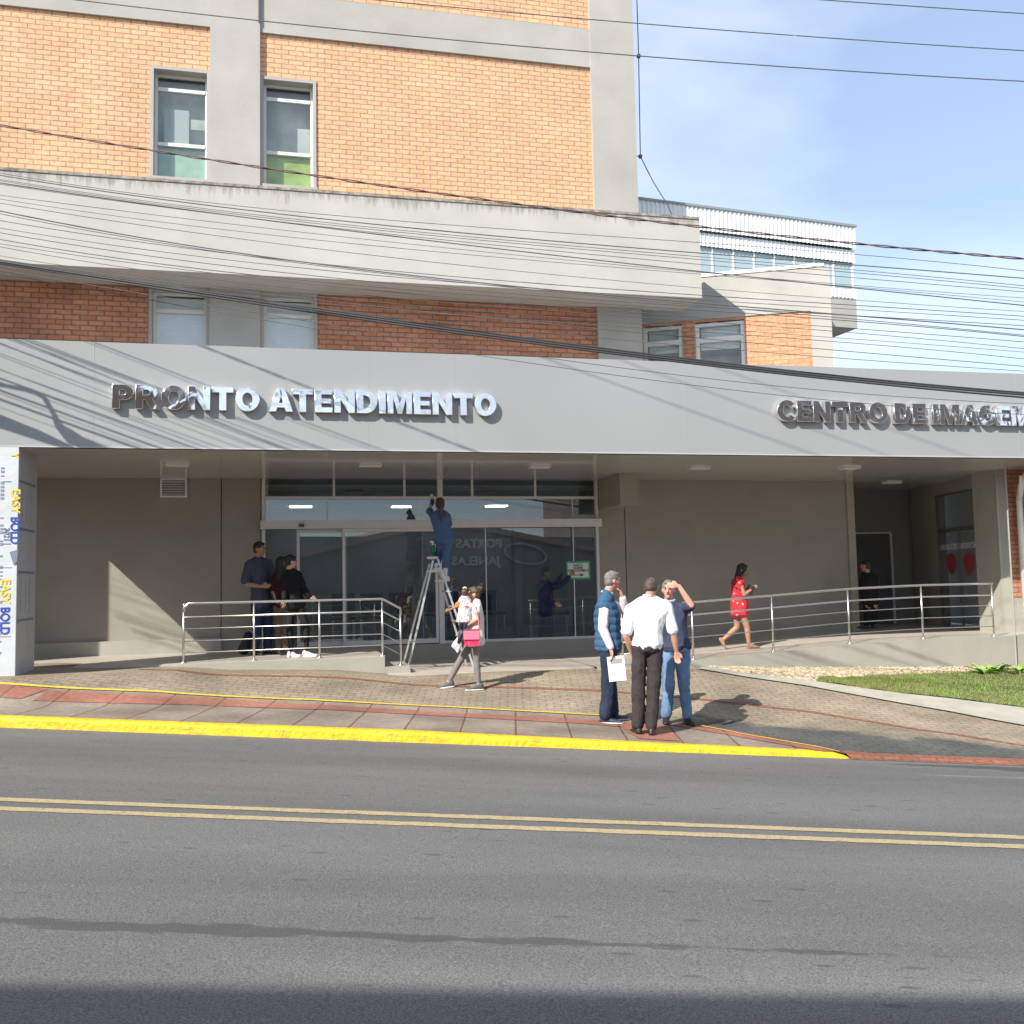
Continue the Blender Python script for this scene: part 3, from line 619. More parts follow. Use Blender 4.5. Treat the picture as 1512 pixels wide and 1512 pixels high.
# waiting room
P('waiting_room_wall', MB().box(-1.5, 10.9, 23, 23.2, .6, 4.0).box(-1.6, -1.5, WY+.3, 23, .6, 4.0).box(6.6, 6.7, WY+.3, 22.9, .6, 4.0), m_inside)
P('waiting_room_floor', MB().box(-1.5, 10.9, WY+.121, 23, .6, .70), M('interior_floor', (.16, .155, .15), .35))
P('waiting_room_ceiling', MB().box(-1.5, 6.6, WY+.32, 23, Zr1+.22, Zr1+.27), M('interior_ceiling', (.35, .36, .37), .7))
P('ceiling_partition', MB().box(-1.5, 6.6, WY+.9, WY+.95, Zr1+.0, 4.0), m_dark)
P('column_inside', MB().box(4.35, 4.5, 18.6, 18.9, .7, 3.3), M('column_paint', (.30, .31, .31), .7))
m_em = emit_mat('ceiling_light_lit', (.92, .98, 1), 9)
for (x, y) in ((444, 748), (594, 748), (733, 747), (440, 764.5), (570, 764.5), (677, 762)):
    c = atZ(x, y, Zr1+.215); P('ceiling_light', MB().box(c.x-.24, c.x+.24, c.y-.15, c.y+.15, Zr1+.20, Zr1+.219), m_em)
# lab recess on the right
la = atZ(1343, 722, CEIL); lb = atZ(1468, 693.5, CEIL)
P('recess_wall', MB().box(11.12, 14.2, 18.9, 19.1, .3, CEIL-.001), M('recess_paint', (.22, .215, .195), .8))
dirl = (lb-la).normalized(); nl = Vector((-dirl.y, dirl.x, 0)); nl = nl if nl.x > 0 else -nl
def labP(t, z): q = la+dirl*t; return Vector((q.x, q.y, z))
Ll = (lb-la).length
zd = .66
def on_lab(x, y):     # picture point on the lab wall plane
    d = ray(x, y); k = (la-EYE).dot(nl)/d.dot(nl); return EYE+d*k
tq = lambda x, y: ((on_lab(x, y)-la).dot(dirl), on_lab(x, y).z)
t0, t1 = tq(1384, 800)[0], tq(1441, 800)[0]; zt = tq(1410, 726)[1]
mb = MB()
for a, b, c, d in ((0, t0, .3, CEIL-.001), (t1, Ll, .3, CEIL-.001), (t0, t1, zt, CEIL-.001)):
    mb.prism([labP(a, c), labP(b, c), labP(b, d), labP(a, d)], nl*.2)
P('lab_wall', mb, M('lab_wall_paint', (.31, .30, .255), .8, nscale=1.5, namt=.06))
ztr = tq(1410, 781)[1]
ld = MB()
for a, b, c, d in ((t0, t0+.03, zd, zt), (t1-.03, t1, zd, zt), (t0+.03, t1-.03, zt-.04, zt), (t0+.03, t1-.03, ztr-.05, ztr+.03), ((t0+t1)/2+.08, (t0+t1)/2+.10, zd, ztr-.05)):
    ld.prism([labP(a, c), labP(b, c), labP(b, d), labP(a, d)], nl*.05)
labdoor = P('lab_door', ld, M('dark_aluminium', (.12, .12, .12), .5))
m_labglass = glass_mat('lab_glass', (.8, .85, .88), 1.5, .10, dirt=.22)
P('door_glass', MB().prism([labP(t0+.03, zd) + nl*.02, labP(t1-.03, zd)+nl*.02, labP(t1-.03, zt-.04)+nl*.02, labP(t0+.03, zt-.04)+nl*.02], nl*.008), m_labglass, labdoor)
P('lab_room', MB().prism([labP(t0-1.5, zd)+nl*.9, labP(t1+3, zd)+nl*.9, labP(t1+3, CEIL)+nl*.9, labP(t0-1.5, CEIL)+nl*.9], nl*.1), M('lab_room_paint', (.55, .6, .66), .8))
# lab lettering and red emblem halves on the glass
Rl = Matrix(((dirl.x, 0, -nl.x, 0), (dirl.y, 0, -nl.y, 0), (0, 1, 0, 0), (0, 0, 0, 1)))
zl = tq(1410, 811)[1]
o_ = labP(t0+.10, zl)-nl*.006
text_mesh('door_lettering', 'LABORATÓRIO LABORATÓRIO', .17, .002, M('white_vinyl', (.7, .7, .7), .5), labdoor, Matrix.Translation(o_) @ Rl, xs=(t1-t0-.14)/2.15)
m_red = M('red_vinyl', (.38, .05, .06), .5)
def disc_poly(tc_, zc, rx, rz, n=24, cut=None):
    pts = []
    for i in range(n):
        th = 2*math.pi*i/n; x, z = math.cos(th)*rx, math.sin(th)*rz
        if z < 0: x *= (1-.35*abs(z)/rz)
        pts.append(labP(tc_+x, zc+z*1.1)-nl*.004)
    return pts
for px in (1405, 1431):
    tt, zz = tq(px, 832); P('door_emblem', MB().prism(disc_poly(tt, zz, .22, .2), -nl*.003), m_red, labdoor)
# recess door (glazed, silver edge)
rx = lambda px, y=850: atY(px, y, 18.9).x
zdt = atY(1290, 787, 18.9).z
P('glass_door', MB().box(11.15, rx(1316), 18.84, 18.87, zdt-.02, zdt+.02).box(rx(1316)-.02, rx(1316)+.03, 18.84, 18.88, .68, zdt-.02), m_alu)
P('door_opening', MB().box(11.14, rx(1316)-.02, 18.885, 18.898, .68, zdt-.02), m_dark)
P('door_handle', MB().box(rx(1312)-.02, rx(1312)+.0, 18.78, 18.80, 1.4, 1.8), m_steel)
# end pier: plaster edge, brick wall, pipes
EY = lb.y+.02; lbx = lb.x
pe = lambda px, y: atY(px, y, EY-.12).x
bx0 = atY(1474.5, 702, EY).x
P('end_pier', MB().box(lbx+.004, bx0, EY-.03, EY+.6, -.1, CEIL-.003), m_base)
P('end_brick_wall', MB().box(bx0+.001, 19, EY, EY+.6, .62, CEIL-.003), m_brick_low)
gx_ = atY(1502, 900, EY-.10).x; gz_ = atY(1505, 884, EY-.1).z
P('end_plinth', MB().box(gx_, 19, EY-.12, EY-.001, .62, gz_), m_base)
pp = pe(1505, 740)
tag(P('downpipe', MB().tube([(pp, EY-.12, .6), (pp, EY-.12, 3.12), (pp-.10, EY-.3, 3.36), (pp-.28, EY-.7, 3.6), (pp-.30, EY-.8, 3.688)], .055, 10), m_white, smooth=True), 'white rainwater pipe bending under the canopy')
P('downpipe', MB().tube([(pp+.02, EY-.3, 3.46), (pp+.9, EY-.25, 3.36)], .10, 12), m_white, smooth=True)
P('pipe_bracket', MB().tube([(pp-.36, EY-.6, 3.50), (pp-.02, EY-.14, 3.1)], .028, 8), m_white, smooth=True)
# down conductor on the upper corner
xx = XR+.14
LY = UY+.2
k1, k2, k3 = atY(943, 83, LY), atY(945.5, 231, LY), atY(986, 303, LY)
xx = k2.x
dc = MB().tube([(k1.x, LY, 16.6), tuple(k1), tuple(k2), tuple(k2.lerp(k3, .5)+Vector((-.02, 0, -.02))), tuple(k3), (k3.x+.25, LY, k3.z-.6)], .010, 6)
for q in (k1, k2): dc.tube([(XR-.02, LY, q.z), (q.x+.02, LY, q.z)], .009, 6).box(q.x-.03, q.x+.03, LY-.03, LY+.03, q.z-.03, q.z+.03)
P('lightning_conductor', dc, m_cable)

# entrance platform, steps, landing, ramp
plat = MB()
plat.grid([[Vector((x, 14.7, .69)) for x in (-5.9, 1.35)], [Vector((x, WY+.3, .70)) for x in (-5.9, 1.35)]])
plat = tag(MB().box(-5.9, 1.36, 14.7, WY+.2, .2, .695).build('entrance_platform', m_floor), kind='structure')
tag(MB().box(-1.65, 1.362, 14.66, 14.699, .2, .691).build('platform_edge', m_base), kind='structure')
tag(MB().box(1.363, 1.75, 14.66, 15.6, .2, .535).build('entrance_step', m_base), kind='structure')
tag(MB().box(1.36, 6.1, 14.45, WY, .1, .432).build('entrance_landing', m_floor), kind='structure')
RX = [5.2, 6.2, 7.6, 9.0, 10.4, 11.9, 14]; RZ = [.44, .48, .555, .635, .67, .67, .67]
rows = [[Vector((x, y, lerp(x, RX, RZ))) for x in np.linspace(4.6, 14, 40)] for y in (14.2, WY, 19)]
tag(MB().grid(rows).build('access_ramp', m_floor), kind='structure')
rows = [[Vector((x, 14.2, lerp(x, RX, RZ)+.003)) for x in np.linspace(4.6, 13.6, 40)], [Vector((x, 14.19, -.4)) for x in np.linspace(4.6, 13.6, 40)]]
rows.insert(0, [Vector((x, 14.34, lerp(x, RX, RZ)+.003)) for x in np.linspace(4.6, 13.6, 40)])
tag(MB().grid(rows).build('ramp_wall', m_base), kind='structure')
tag(MB().box(13.6, 19, 14.19, 14.3, -.8, .673).build('ramp_wall', m_base), kind='structure')
tag(MB().box(13.6, 19, 14.3, EY-.1, .5, .67).build('access_ramp', m_floor), kind='structure')
pp2 = atY(1500, 975, 14.16).x
tag(MB().tube([(pp2, 14.15, -.4), (pp2, 14.15, CEIL)], .014, 6).build('conduit_pipe', M('grey_conduit', (.34, .33, .31), .5)), 'thin pale pipe rising from the gravel to the canopy at the ramp end', 'pipe')

# railings
def railing(label, posts, heights, radii, floor, Y, endpts=None):
    t = thing('metal_railing', (posts[0], Y, floor(posts[0])), label, 'railing', 'stainless handrails of the entrance')
    for i, x in enumerate(posts):
        z = floor(x); mb = MB().tube([(x, Y, z), (x, Y, z+heights[0]-.05)], .0165, 10).tube([(x, Y, z+heights[0]-.06), (x, Y, z+heights[0])], .010, 8)
        mb.tube([(x, Y, z+.001), (x, Y, z+.018)], .048, 14); p = mb.build('post', m_steel, t, smooth=True)
    return t
lf = lambda x: lerp(x, [-1.7, 1.35, 1.36, 1.8], [.69, .69, .535, .535])
lp = [-1.57, -.57, .39, 1.34, 1.62]
hs = [.88, .69, .52, .34, .17]; rr = [.020, .015, .0075, .0075, .0075]
RY = 14.78
t = railing('polished steel railing on the platform left of the steps', lp, hs, rr, lf, RY)
for h, r in zip(hs, rr):
    pts = [(-1.57, RY, .69+h-.015*(h > 0)), (1.34, RY, .69+h), (1.62, RY, .535+h)]
    if h == .88: pts = [(-1.57, RY, .69+h-.12), (-1.56, RY, .69+h-.05), (-1.50, RY, .69+h), (-1.4, RY, .69+h)] + pts[1:] + [(1.625, RY, .535+h-.1)]
    MB().tube(pts, r, 10).build('handrail' if r > .01 else 'rail', m_steel, t, smooth=True)
rf = lambda x: lerp(x, RX, RZ)
rp = [5.05, 6.24, 7.65, 9.05, 10.45, 11.85]
hs2 = [.92, .72, .54, .36, .18]
RY2 = 14.27
t = railing('long polished steel railing following the right access ramp', rp, hs2, rr, rf, RY2)
for h, r in zip(hs2, rr):
    MB().tube([(x, RY2, rf(x)+h) for x in np.linspace(5.0, 11.88, 16)], r, 10).build('handrail' if r > .01 else 'rail', m_steel, t, smooth=True)
# return rail at the right end, running back to the lab wall
for h, r in zip(hs2, rr):
    MB().tube([(11.88, RY2, rf(11.88)+h), (12.25, RY2+.9, rf(11.88)+h)], r, 8).build('return_rail', m_steel, t, smooth=True) if False else None

# ------------------------------------------------------------------ signs
lab_y = FY-.02
def arc(cx, cy, rx, ry, a0, a1, n=14): return [(cx+rx*math.cos(math.radians(a0+(a1-a0)*i/n)), cy+ry*math.sin(math.radians(a0+(a1-a0)*i/n))) for i in range(n+1)]
GL = {'I': (.28, [[(0, 0), (.28, 0), (.28, 1), (0, 1)]]),
 'T': (.80, [[(.26, 0), (.54, 0), (.54, .76), (.80, .76), (.80, 1), (0, 1), (0, .76), (.26, .76)]]),
 'E': (.70, [[(0, 0), (.70, 0), (.70, .22), (.27, .22), (.27, .39), (.65, .39), (.65, .60), (.27, .60), (.27, .78), (.69, .78), (.69, 1), (0, 1)]]),
 'N': (.82, [[(0, 0), (.26, 0), (.26, .56), (.57, 0), (.82, 0), (.82, 1), (.56, 1), (.56, .45), (.26, 1), (0, 1)]]),
 'M': (1.0, [[(0, 0), (.24, 0), (.24, .70), (.41, 0), (.59, 0), (.76, .70), (.76, 0), (1, 0), (1, 1), (.65, 1), (.5, .42), (.35, 1), (0, 1)]]),
 'A': (.94, [[(0, 0), (.28, 0), (.33, .17), (.61, .17), (.66, 0), (.94, 0), (.62, 1), (.32, 1)], [(.395, .37), (.545, .37), (.47, .68)]]),
 'O': (.92, [arc(.46, .5, .46, .515, 0, 351, 39), arc(.46, .5, .19, .28, 0, 346, 25)]),
 'D': (.82, [[(0, 0), (.36, 0)]+arc(.36, .5, .46, .5, -80, 80)+[(.36, 1), (0, 1)], [(.27, .22), (.34, .22)]+arc(.34, .5, .20, .28, -75, 75)+[(.34, .78), (.27, .78)]]),
 'P': (.77, [[(0, 0), (.27, 0), (.27, .36), (.42, .36)]+arc(.43, .68, .34, .32, -80, 80)+[(.42, 1), (0, 1)], [(.27, .57), (.37, .57)]+arc(.38, .68, .12, .11, -75, 75, 8)+[(.37, .79), (.27, .79)]]),
 'R': (.86, [[(0, 0), (.27, 0), (.27, .38), (.35, .38), (.56, 0), (.86, 0), (.62, .41)]+arc(.45, .70, .34, .30, -50, 80)+[(.44, 1), (0, 1)], [(.27, .58), (.39, .58)]+arc(.40, .69, .12, .11, -75, 75, 8)+[(.39, .80), (.27, .80)]]),
 'C': (.86, [arc(.46, .5, .46, .515, 38, 322, 34)+arc(.46, .5, .19, .28, 318, 42, 24)]),
 'G': (.90, [arc(.46, .5, .46, .515, 38, 300, 32)+[(.88, .14), (.88, .56), (.48, .56), (.48, .36), (.62, .36), (.62, .27)]+arc(.46, .5, .19, .28, 300, 42, 24)])}
def big_sign(label, txt, x0px, x1px, ytop, ybot, full=None):
    a = atY(x0px, (ytop+ybot)/2, FY-.1); b = atY(x1px, (ytop+ybot)/2, FY-.1)
    zb = atY((x0px+x1px)/2, ybot, FY-.1).z; zt_ = atY((x0px+x1px)/2, ytop, FY-.1).z; H = zt_-zb
    t = thing('channel_letter_sign', (a.x, FY-.06, zb), label, 'sign')
    gap, space = .07, .28; kern = lambda i: -.10 if txt[i:i+2] in ('AT', 'AG') else 0; tot = sum((space if c == ' ' else GL[c][0]+gap)+kern(i) for i, c in enumerate(txt))-gap; k = (b.x-a.x)/tot; x = a.x
    for ci, c in enumerate(txt):
        if c == ' ': x += space*k; continue
        cu = bpy.data.curves.new('g', 'CURVE'); cu.dimensions = '2D'; cu.fill_mode = 'BOTH'; cu.extrude = .034; cu.bevel_depth = .006; cu.bevel_resolution = 1; cu.offset = -.004
        for ring in GL[c][1]:
            sp_ = cu.splines.new('POLY'); sp_.points.add(len(ring)-1); sp_.use_cyclic_u = True
            for p_, (u, v) in zip(sp_.points, ring): p_.co = (u*k, v*H, 0, 1)
        to = bpy.data.objects.new('tmp', cu); WS.collection.objects.link(to); WS.view_layers[0].update()
        me = bpy.data.meshes.new_from_object(to.evaluated_get(WS.view_layers[0].depsgraph)); bpy.data.objects.remove(to)
        me.transform(Matrix.Translation((x-a.x, .014, 0)) @ XZ); me.materials.clear(); me.materials.append(m_chrome); me.name = 'letter'
        o = bpy.data.objects.new('letter', me); COL.objects.link(o); o.parent = t; x += (GL[c][0]+gap+kern(ci))*k
    return t
big_sign('raised chrome letters PRONTO ATENDIMENTO on the grey canopy', 'PRONTO ATENDIMENTO', 165, 733, 574, 608)
big_sign('raised chrome letters CENTRO DE IMAGEM at the right of the canopy', 'CENTRO DE IMAGEM', 1149, 1522, 595, 625)
# notice taped to the inside of the glass
q = atY(854, 842, SY-.03)
t = thing('paper_notice', (q.x, SY-.02, q.z-.14), 'white direction notice with black arrow edged in green tape', 'notice')
w_, h_ = .235, .17
MB().box(q.x-w_, q.x+w_, SY-.022, SY-.018, q.z-h_, q.z+h_).build('green_tape', M('green_tape', (.05, .36, .19), .5), t)
MB().box(q.x-w_+.035, q.x+w_-.035, SY-.026, SY-.0225, q.z-h_+.035, q.z+h_-.035).build('paper', M('notice_paper', (.62, .66, .62), .7), t)
m_ink = M('black_ink', (.02, .02, .02), .6)
for k, s in enumerate(('RAIO X', 'EXAMES', 'HEMODINÂMICA')):
    text_mesh('notice_text', s, .062, .001, m_ink, t, Matrix.Translation((q.x, SY-.028, q.z+.075-k*.05)) @ XZ, xs=.85, align='CENTER', offset=.001)
MB().box(q.x-.10, q.x+.04, SY-.0275, SY-.0265, q.z-.098, q.z-.082).prism([(q.x+.04, SY-.0275, q.z-.12), (q.x+.11, SY-.0275, q.z-.09), (q.x+.04, SY-.0275, q.z-.06)], (0, .001, 0)).build('arrow', m_ink, t)
# small notices on upper glass
t = thing('paper_notice', (ax(615, 750), SY-.02, 3.0), 'faded tan poster taped behind the upper glass left of the mullion', 'notice')
x_ = ax(616, 750); z_ = atY(616, 751, SY).z
MB().box(x_-.11, x_+.11, SY+.02, SY+.024, z_-.15, z_+.14).build('paper', M('tan_poster', (.22, .18, .13), .8, nscale=9, namt=.3), t)

# ------------------------------------------------------------------ wrapped column at the left end
cx0, cx1, cy0, cy1 = -4.38, -3.5, 13.49, 14.42
t = thing('wrapped_column', ((cx0+cx1)/2, (cy0+cy1)/2, .7), 'canopy end column wrapped in white printed protective film', 'column')
m_film = M('protective_film', (.55, .59, .62), .35, nscale=1.8, namt=.06, bump=.7, bscale=3)
m_film2 = M('shaded_protective_film', (.40, .41, .42), .45, nscale=1.5, namt=.05, bump=.5, bscale=4)  # white film greyed, painting in the shade on the column's side
colm = MB().box(cx0, cx1-.005, cy0+.004, cy1, .45, CEIL-.002).build('column_core', m_film, t)
MB().box(cx1-.005, cx1, cy0+.004, cy1, .45, CEIL-.002).build('shaded_side_film', m_film2, t)
m_ye = M('yellow_print', (.75, .55, .05), .5); m_bl = M('blue_print', (.03, .07, .38), .5); m_gy = M('grey_print', (.16, .18, .27), .5)
def vtext(name, s, size, mat, x, z, y=cy0-.002, xs=1):   # text running downwards on the front face
    Mx = Matrix.Translation((x, y, z)) @ XZ @ Matrix.Rotation(-math.pi/2, 4, 'Z')
    text_mesh(name, s, size, .001, mat, t, Mx, xs=xs, offset=size*.02)
xf = lambda px, y: atY(px, y, cy0).x
zf = lambda px, y: atY(px, y, cy0).z
for (yt, px) in ((722, 17), (855, 2)):
    vtext('film_print', 'EASY', .155, m_ye, xf(px, yt), zf(10, yt), xs=.92); vtext('film_print', 'BOLD', .155, m_bl, xf(px-1, yt+40), zf(10, yt+41), xs=.88)
vtext('film_print', '3021', .09, m_gy, xf(6, 780), zf(6, 779))
vtext('film_print', 'Y', .13, m_ye, xf(17, 668), zf(17, 668))
lines = MB()
for y in (711, 803): lines.box(xf(4, y), xf(16, y), cy0-.0015, cy0+.001, zf(10, y)-.004, zf(10, y)+.004)
for y in (838, 940): lines.box(cx0, cx1-.06, cy0-.0015, cy0+.001, zf(10, y)-.002, zf(10, y)+.002)
for z in (3.25, 2.62, 2.05, 1.42): lines.box(cx1-.001, cx1+.0015, cy0+.04, cy1-.1, z-.018, z+.018)
for yy in (.2, .42, .62): lines.box(cx1-.001, cx1+.0015, cy0+yy, cy0+yy+.015, 1.5, 1.95).box(cx1-.001, cx1+.0015, cy0+yy, cy0+yy+.012, 2.7, 3.15)
lines.build('film_print', m_gy, t)
sm = MB()
for yy in (.12, .55):
    for zz in np.arange(.95, 3.5, .062):
        if random.random() < .7: sm.box(cx1-.001, cx1+.0012, cy0+yy, cy0+yy+.03, float(zz), float(zz)+random.uniform(.02, .05))
for zz in np.arange(.9, 3.5, .05):
    if random.random() < .6: sm.box(xf(1, 900)-.03, xf(1, 900)+.01, cy0-.0015, cy0+.001, float(zz), float(zz)+random.uniform(.012, .035))
sm.build('film_print', M('faint_print', (.25, .28, .38), .5), t)
# torn flap
MB().prism([(xf(14, 820), cy0-.004, zf(14, 815)), (xf(28, 815), cy0-.05, zf(28, 812)), (xf(26, 830), cy0-.03, zf(26, 829)), (xf(20, 835), cy0-.004, zf(20, 834))], (0, .003, 0)).build('torn_flap', m_gy, t)

# ------------------------------------------------------------------ annex behind on the right
anx = thing('annex_building', (9, 20, 0), 'rear clinic wing with brick panel and white corrugated metal top storey', 'building')
A = atC(930, 500, 19.35); B = atC(1229, 500, 18.45); A.z = B.z = 0
ad = (B-A).normalized(); an = Vector((ad.y, -ad.x, 0)); an = an if an.y < 0 else -an
def aP(t, z, d=0): q = A+ad*t+an*d; return Vector((q.x, q.y, z))
def on_an(x, y): d = ray(x, y); k = (A-EYE).dot(an)/d.dot(an); q = EYE+d*k; return (q-A).dot(ad), q.z
def abox(t0, t1, z0, z1, d0, d1): return [aP(t0, z0, d1), aP(t1, z0, d1), aP(t1, z1, d1), aP(t0, z1, d1)], an*(d0-d1)
LA = (B-A).length
za_top = on_an(1120, 401)[1]
bt0 = on_an(930, 475)[0]; bt1 = on_an(1198, 490)[0]; bz = on_an(1100, 467)[1]
wa = (on_an(950, 500)[0], on_an(1008, 500)[0]); wb = (on_an(1027, 500)[0], on_an(1100, 500)[0]); wtz = on_an(1060, 474)[1]
mb = MB()
for a, b, c, d in ((0, LA, bz, za_top), (bt1, LA, 5.12, bz)): p_, e_ = abox(a, b, c, d, -.3, .03); mb.prism(p_, e_)
mb.build('plaster_wall', m_plaster, anx)
mb = MB()
for a, b, c, d in ((0, wa[0], 5.12, bz), (wa[1], wb[0], 5.12, bz), (wb[1], bt1, 5.12, bz), (wa[0], wa[1], wtz, bz), (wb[0], wb[1], wtz, bz)):
    p_, e_ = abox(a, b, c, d, -.3, 0); mb.prism(p_, e_)
m_brick2 = brick_mat('orange_brick_annex', (.68, .36, .21), (.60, .29, .16), (.36, .22, .15), .256, .0885, .010, 'xz', .5)
mb.build('brick_wall', m_brick2, anx)
p_, e_ = abox(LA-.02, LA+2.2*0+.0, 3.5, za_top, -4, -.3)
MB().prism([aP(LA-.25, 5.12, -.3), aP(LA, 5.12, -.3), aP(LA, za_top, -.3), aP(LA-.25, za_top, -.3)], -an*3.4).build('side_wall', m_plaster, anx)
p_, e_ = abox(on_an(1030, 400)[0], LA-.1, za_top-.02, za_top+.05, -.25, .05); MB().prism(p_, e_).build('coping', m_white, anx)
p_, e_ = abox(0, LA, za_top-.3, za_top-.25, -3.5, -.31); MB().prism(p_, e_).build('terrace_roof', m_plaster, anx)
for (a, b) in (wa, wb):
    fr = MB()
    zt2 = wtz-.02; zb2 = 5.13; zm = on_an(1060, 500)[1]
    for u0, u1, v0, v1 in ((a, a+.08, zb2, zt2), (b-.08, b, zb2, zt2), (a+.08, b-.08, zt2-.06, zt2), (a+.08, b-.08, zm-.05, zm+.05)):
        p_, e_ = abox(u0, u1, v0, v1, -.14, -.04); fr.prism(p_, e_)
    f = fr.build('window', m_white, anx)
    p_, e_ = abox(a+.08, b-.08, zb2, zt2-.06, -.11, -.10); MB().prism(p_, e_).build('pane', m_winglass, f)
    p_, e_ = abox(a, b, zb2, zt2, -.6, -.58); MB().prism(p_, e_).build('room_lining', m_room, f)
    p_, e_ = abox(a+.1, b-.1, zm-.18, zt2-.06, -.2, -.19); MB().prism(p_, e_).build('blind', m_blind, f)
# corrugated top storey
dr = (ch*.943+fh*.334).normalized(); R0 = atC(1259, 336, 21.0); rn = Vector((dr.y, -dr.x, 0)); rn = rn if rn.y < 0 else -rn
def on_r(x, y, off=0): d = ray(x, y); k = (R0+rn*off-EYE).dot(rn)/d.dot(rn); q = EYE+d*k; return (q-R0).dot(dr), q.z
def rP(t, z, d=0): q = R0+dr*t+rn*d; return Vector((q.x, q.y, z))
tl = on_r(925, 300)[0]
zt_, zmid, zlow, zwb = on_r(1258, 337)[1], on_r(1258, 368)[1], on_r(1258, 388)[1], on_r(1258, 428)[1]
zbb, zgb = on_r(1250, 440)[1], on_r(1258, 484)[1]
def corr(t0, t1, z0, z1, d):
    n = int((t1-t0)/.026); pts = []
    rows = []
    lo, hi = [], []
    for i in range(n+1):
        t_ = t0+(t1-t0)*i/n; dd = d+(.02 if i % 4 in (1, 2) else 0); lo.append(rP(t_, z0, dd)); hi.append(rP(t_, z1, dd))
    return MB().grid([lo, hi])
m_corr = M('white_corrugated_sheet', (.72, .75, .77), .45, nscale=3, namt=.06)
corr(tl, 0, zmid, zt_, .06).build('corrugated_fascia', m_corr, anx)
corr(tl, 0, zlow, zmid-.03, 0).build('corrugated_fascia', m_corr, anx)
corr(-1.0, 0, zbb, zwb, 0).build('corrugated_apron', m_corr, anx)
MB().prism([rP(tl, zt_, .1), rP(.03, zt_, .1), rP(.03, zt_+.05, .1), rP(tl, zt_+.05, .1)], -rn*5).build('metal_roof', M('grey_ridge_metal', (.25, .27, .3), .5), anx)
MB().prism([rP(tl, zbb, -.05), rP(-.02, zbb, -.05), rP(-.02, zlow, -.05), rP(tl, zlow, -.05)], -rn*.03).build('storey_glazing', M('blue_grey_glass', (.36, .46, .50), .12, spec=.8), anx)
for i in range(14): t_ = -.03-i*.52; MB().prism([rP(t_-.02, zwb, -.03), rP(t_+.02, zwb, -.03), rP(t_+.02, zlow, -.03), rP(t_-.02, zlow, -.03)], -rn*.02).build('glazing_bar', m_white, anx)
MB().prism([rP(tl, zt_, 0), rP(tl, zlow-2, 0), rP(tl, zlow-2, -4), rP(tl, zt_, -4)], dr*.05).build('end_wall', m_plaster, anx)
MB().prism([rP(-.02, zt_, -.06), rP(-.02, zgb, -.06), rP(-.02, zgb, -4), rP(-.02, zt_, -4)], dr*.02).build('end_wall', m_plaster, anx)
MB().prism([rP(-1.6, zgb, .0), rP(0, zgb, .0), rP(0, zbb, .0), rP(-1.6, zbb, .0)], -rn*4).build('overhang', m_plaster, anx)
MB().prism([rP(-1.6, 5.12, -.9), rP(-.6, 5.12, -.9), rP(-.6, zgb, -.9), rP(-1.6, zgb, -.9)], -rn*3).build('rear_wall', m_plaster, anx)
MB().prism([rP(-5.5, zt_+.05, -.3), rP(-5.15, zt_+.05, -.3), rP(-5.15, zt_+.22, -.3), rP(-5.5, zt_+.22, -.3)], -rn*.4).build('roof_vent', m_white, anx)

# ------------------------------------------------------------------ houses across the street (behind the camera: they throw the shade and show in the glass)
def across(label, x0, x1, b0, b1, h, mat, gable=None):
    c = cf((x0+x1)/2, (b0+b1)/2); t = thing('street_house', (c.x, c.y, 0), label, 'building', 'houses across the street')
    g0 = -S*(x0+x1)/2-1
    MB().prism([cf(x0, b0, g0), cf(x1, b0, g0), cf(x1, b1, g0), cf(x0, b1, g0)], (0, 0, h-g0)).build('wall', mat, t)
    return t, h
t, h = across('tall brown rendered house across the street to the left', -26, -1.9, -14, -4.62, 8.98, M('brown_render', (.19, .14, .115), .85, nscale=1, namt=.2))
for k in range(5):
    a = -22+k*3.8; MB().prism([cf(a, -4.55, 4.6), cf(a+1.4, -4.55, 4.6), cf(a+1.4, -4.55, 6.2), cf(a, -4.55, 6.2)], fh*.03).build('window', M('dark_window', (.3, .34, .36), .1), t)
m_shop = M('shop_render', (.22, .24, .235), .85, nscale=1.5, namt=.15)
t, h = across('dark green shop across the street with a door and window sign', 1.0, 15, -9, -3.2, 3.7, m_shop)
# its gable roof seen mirrored in the entrance glass
MB().prism([cf(.2, -3.0, 2.9), cf(7, -3.0, 4.5), cf(15.6, -3.0, 3.0), cf(15.6, -3.0, 2.8), cf(7, -3.0, 4.25), cf(.2, -3.0, 2.7)], -fh*6.4).build('roof', M('pink_eaves', (.42, .27, .23), .7), t)
MB().prism([cf(1, -3.21, 2.6), cf(15, -3.21, 2.6), cf(7, -3.21, 4.3)], -fh*5.7).build('gable_wall', m_shop, t)
def mirror_pt(x, y, Yp):     # where a thing seen mirrored in the glass stands
    q = atY(x, y, 2*SY-Yp); return Vector((q.x, Yp, q.z))
Ys = -2.95/math.cos(psi)
def sign_text(s, px0, px1, y, hpx):
    a = mirror_pt(px0, y, -3); b = mirror_pt(px1, y, -3)
    aa = a.dot(ch); bb = b.dot(ch); size = .55
    # letters run so that they read normally from the street and mirrored in the glass
    Rm = Matrix(((-ch.x, 0, fh.x, 0), (-ch.y, 0, fh.y, 0), (0, 1, 0, 0), (0, 0, 0, 1)))
    org = cf(bb, -3.14, a.z)
    text_mesh('shop_lettering', s, hpx*38/1400/.7, .02, M('shop_sign_white', (.75, .75, .72), .6), t, Matrix.Translation(org) @ Rm, xs=1.15, offset=.012)
sign_text('PORTAS E', 681, 777, 806, 13)
sign_text('JANELAS', 684, 773, 833, 13)
c_ = mirror_pt(817, 815, -3); ring = MB()
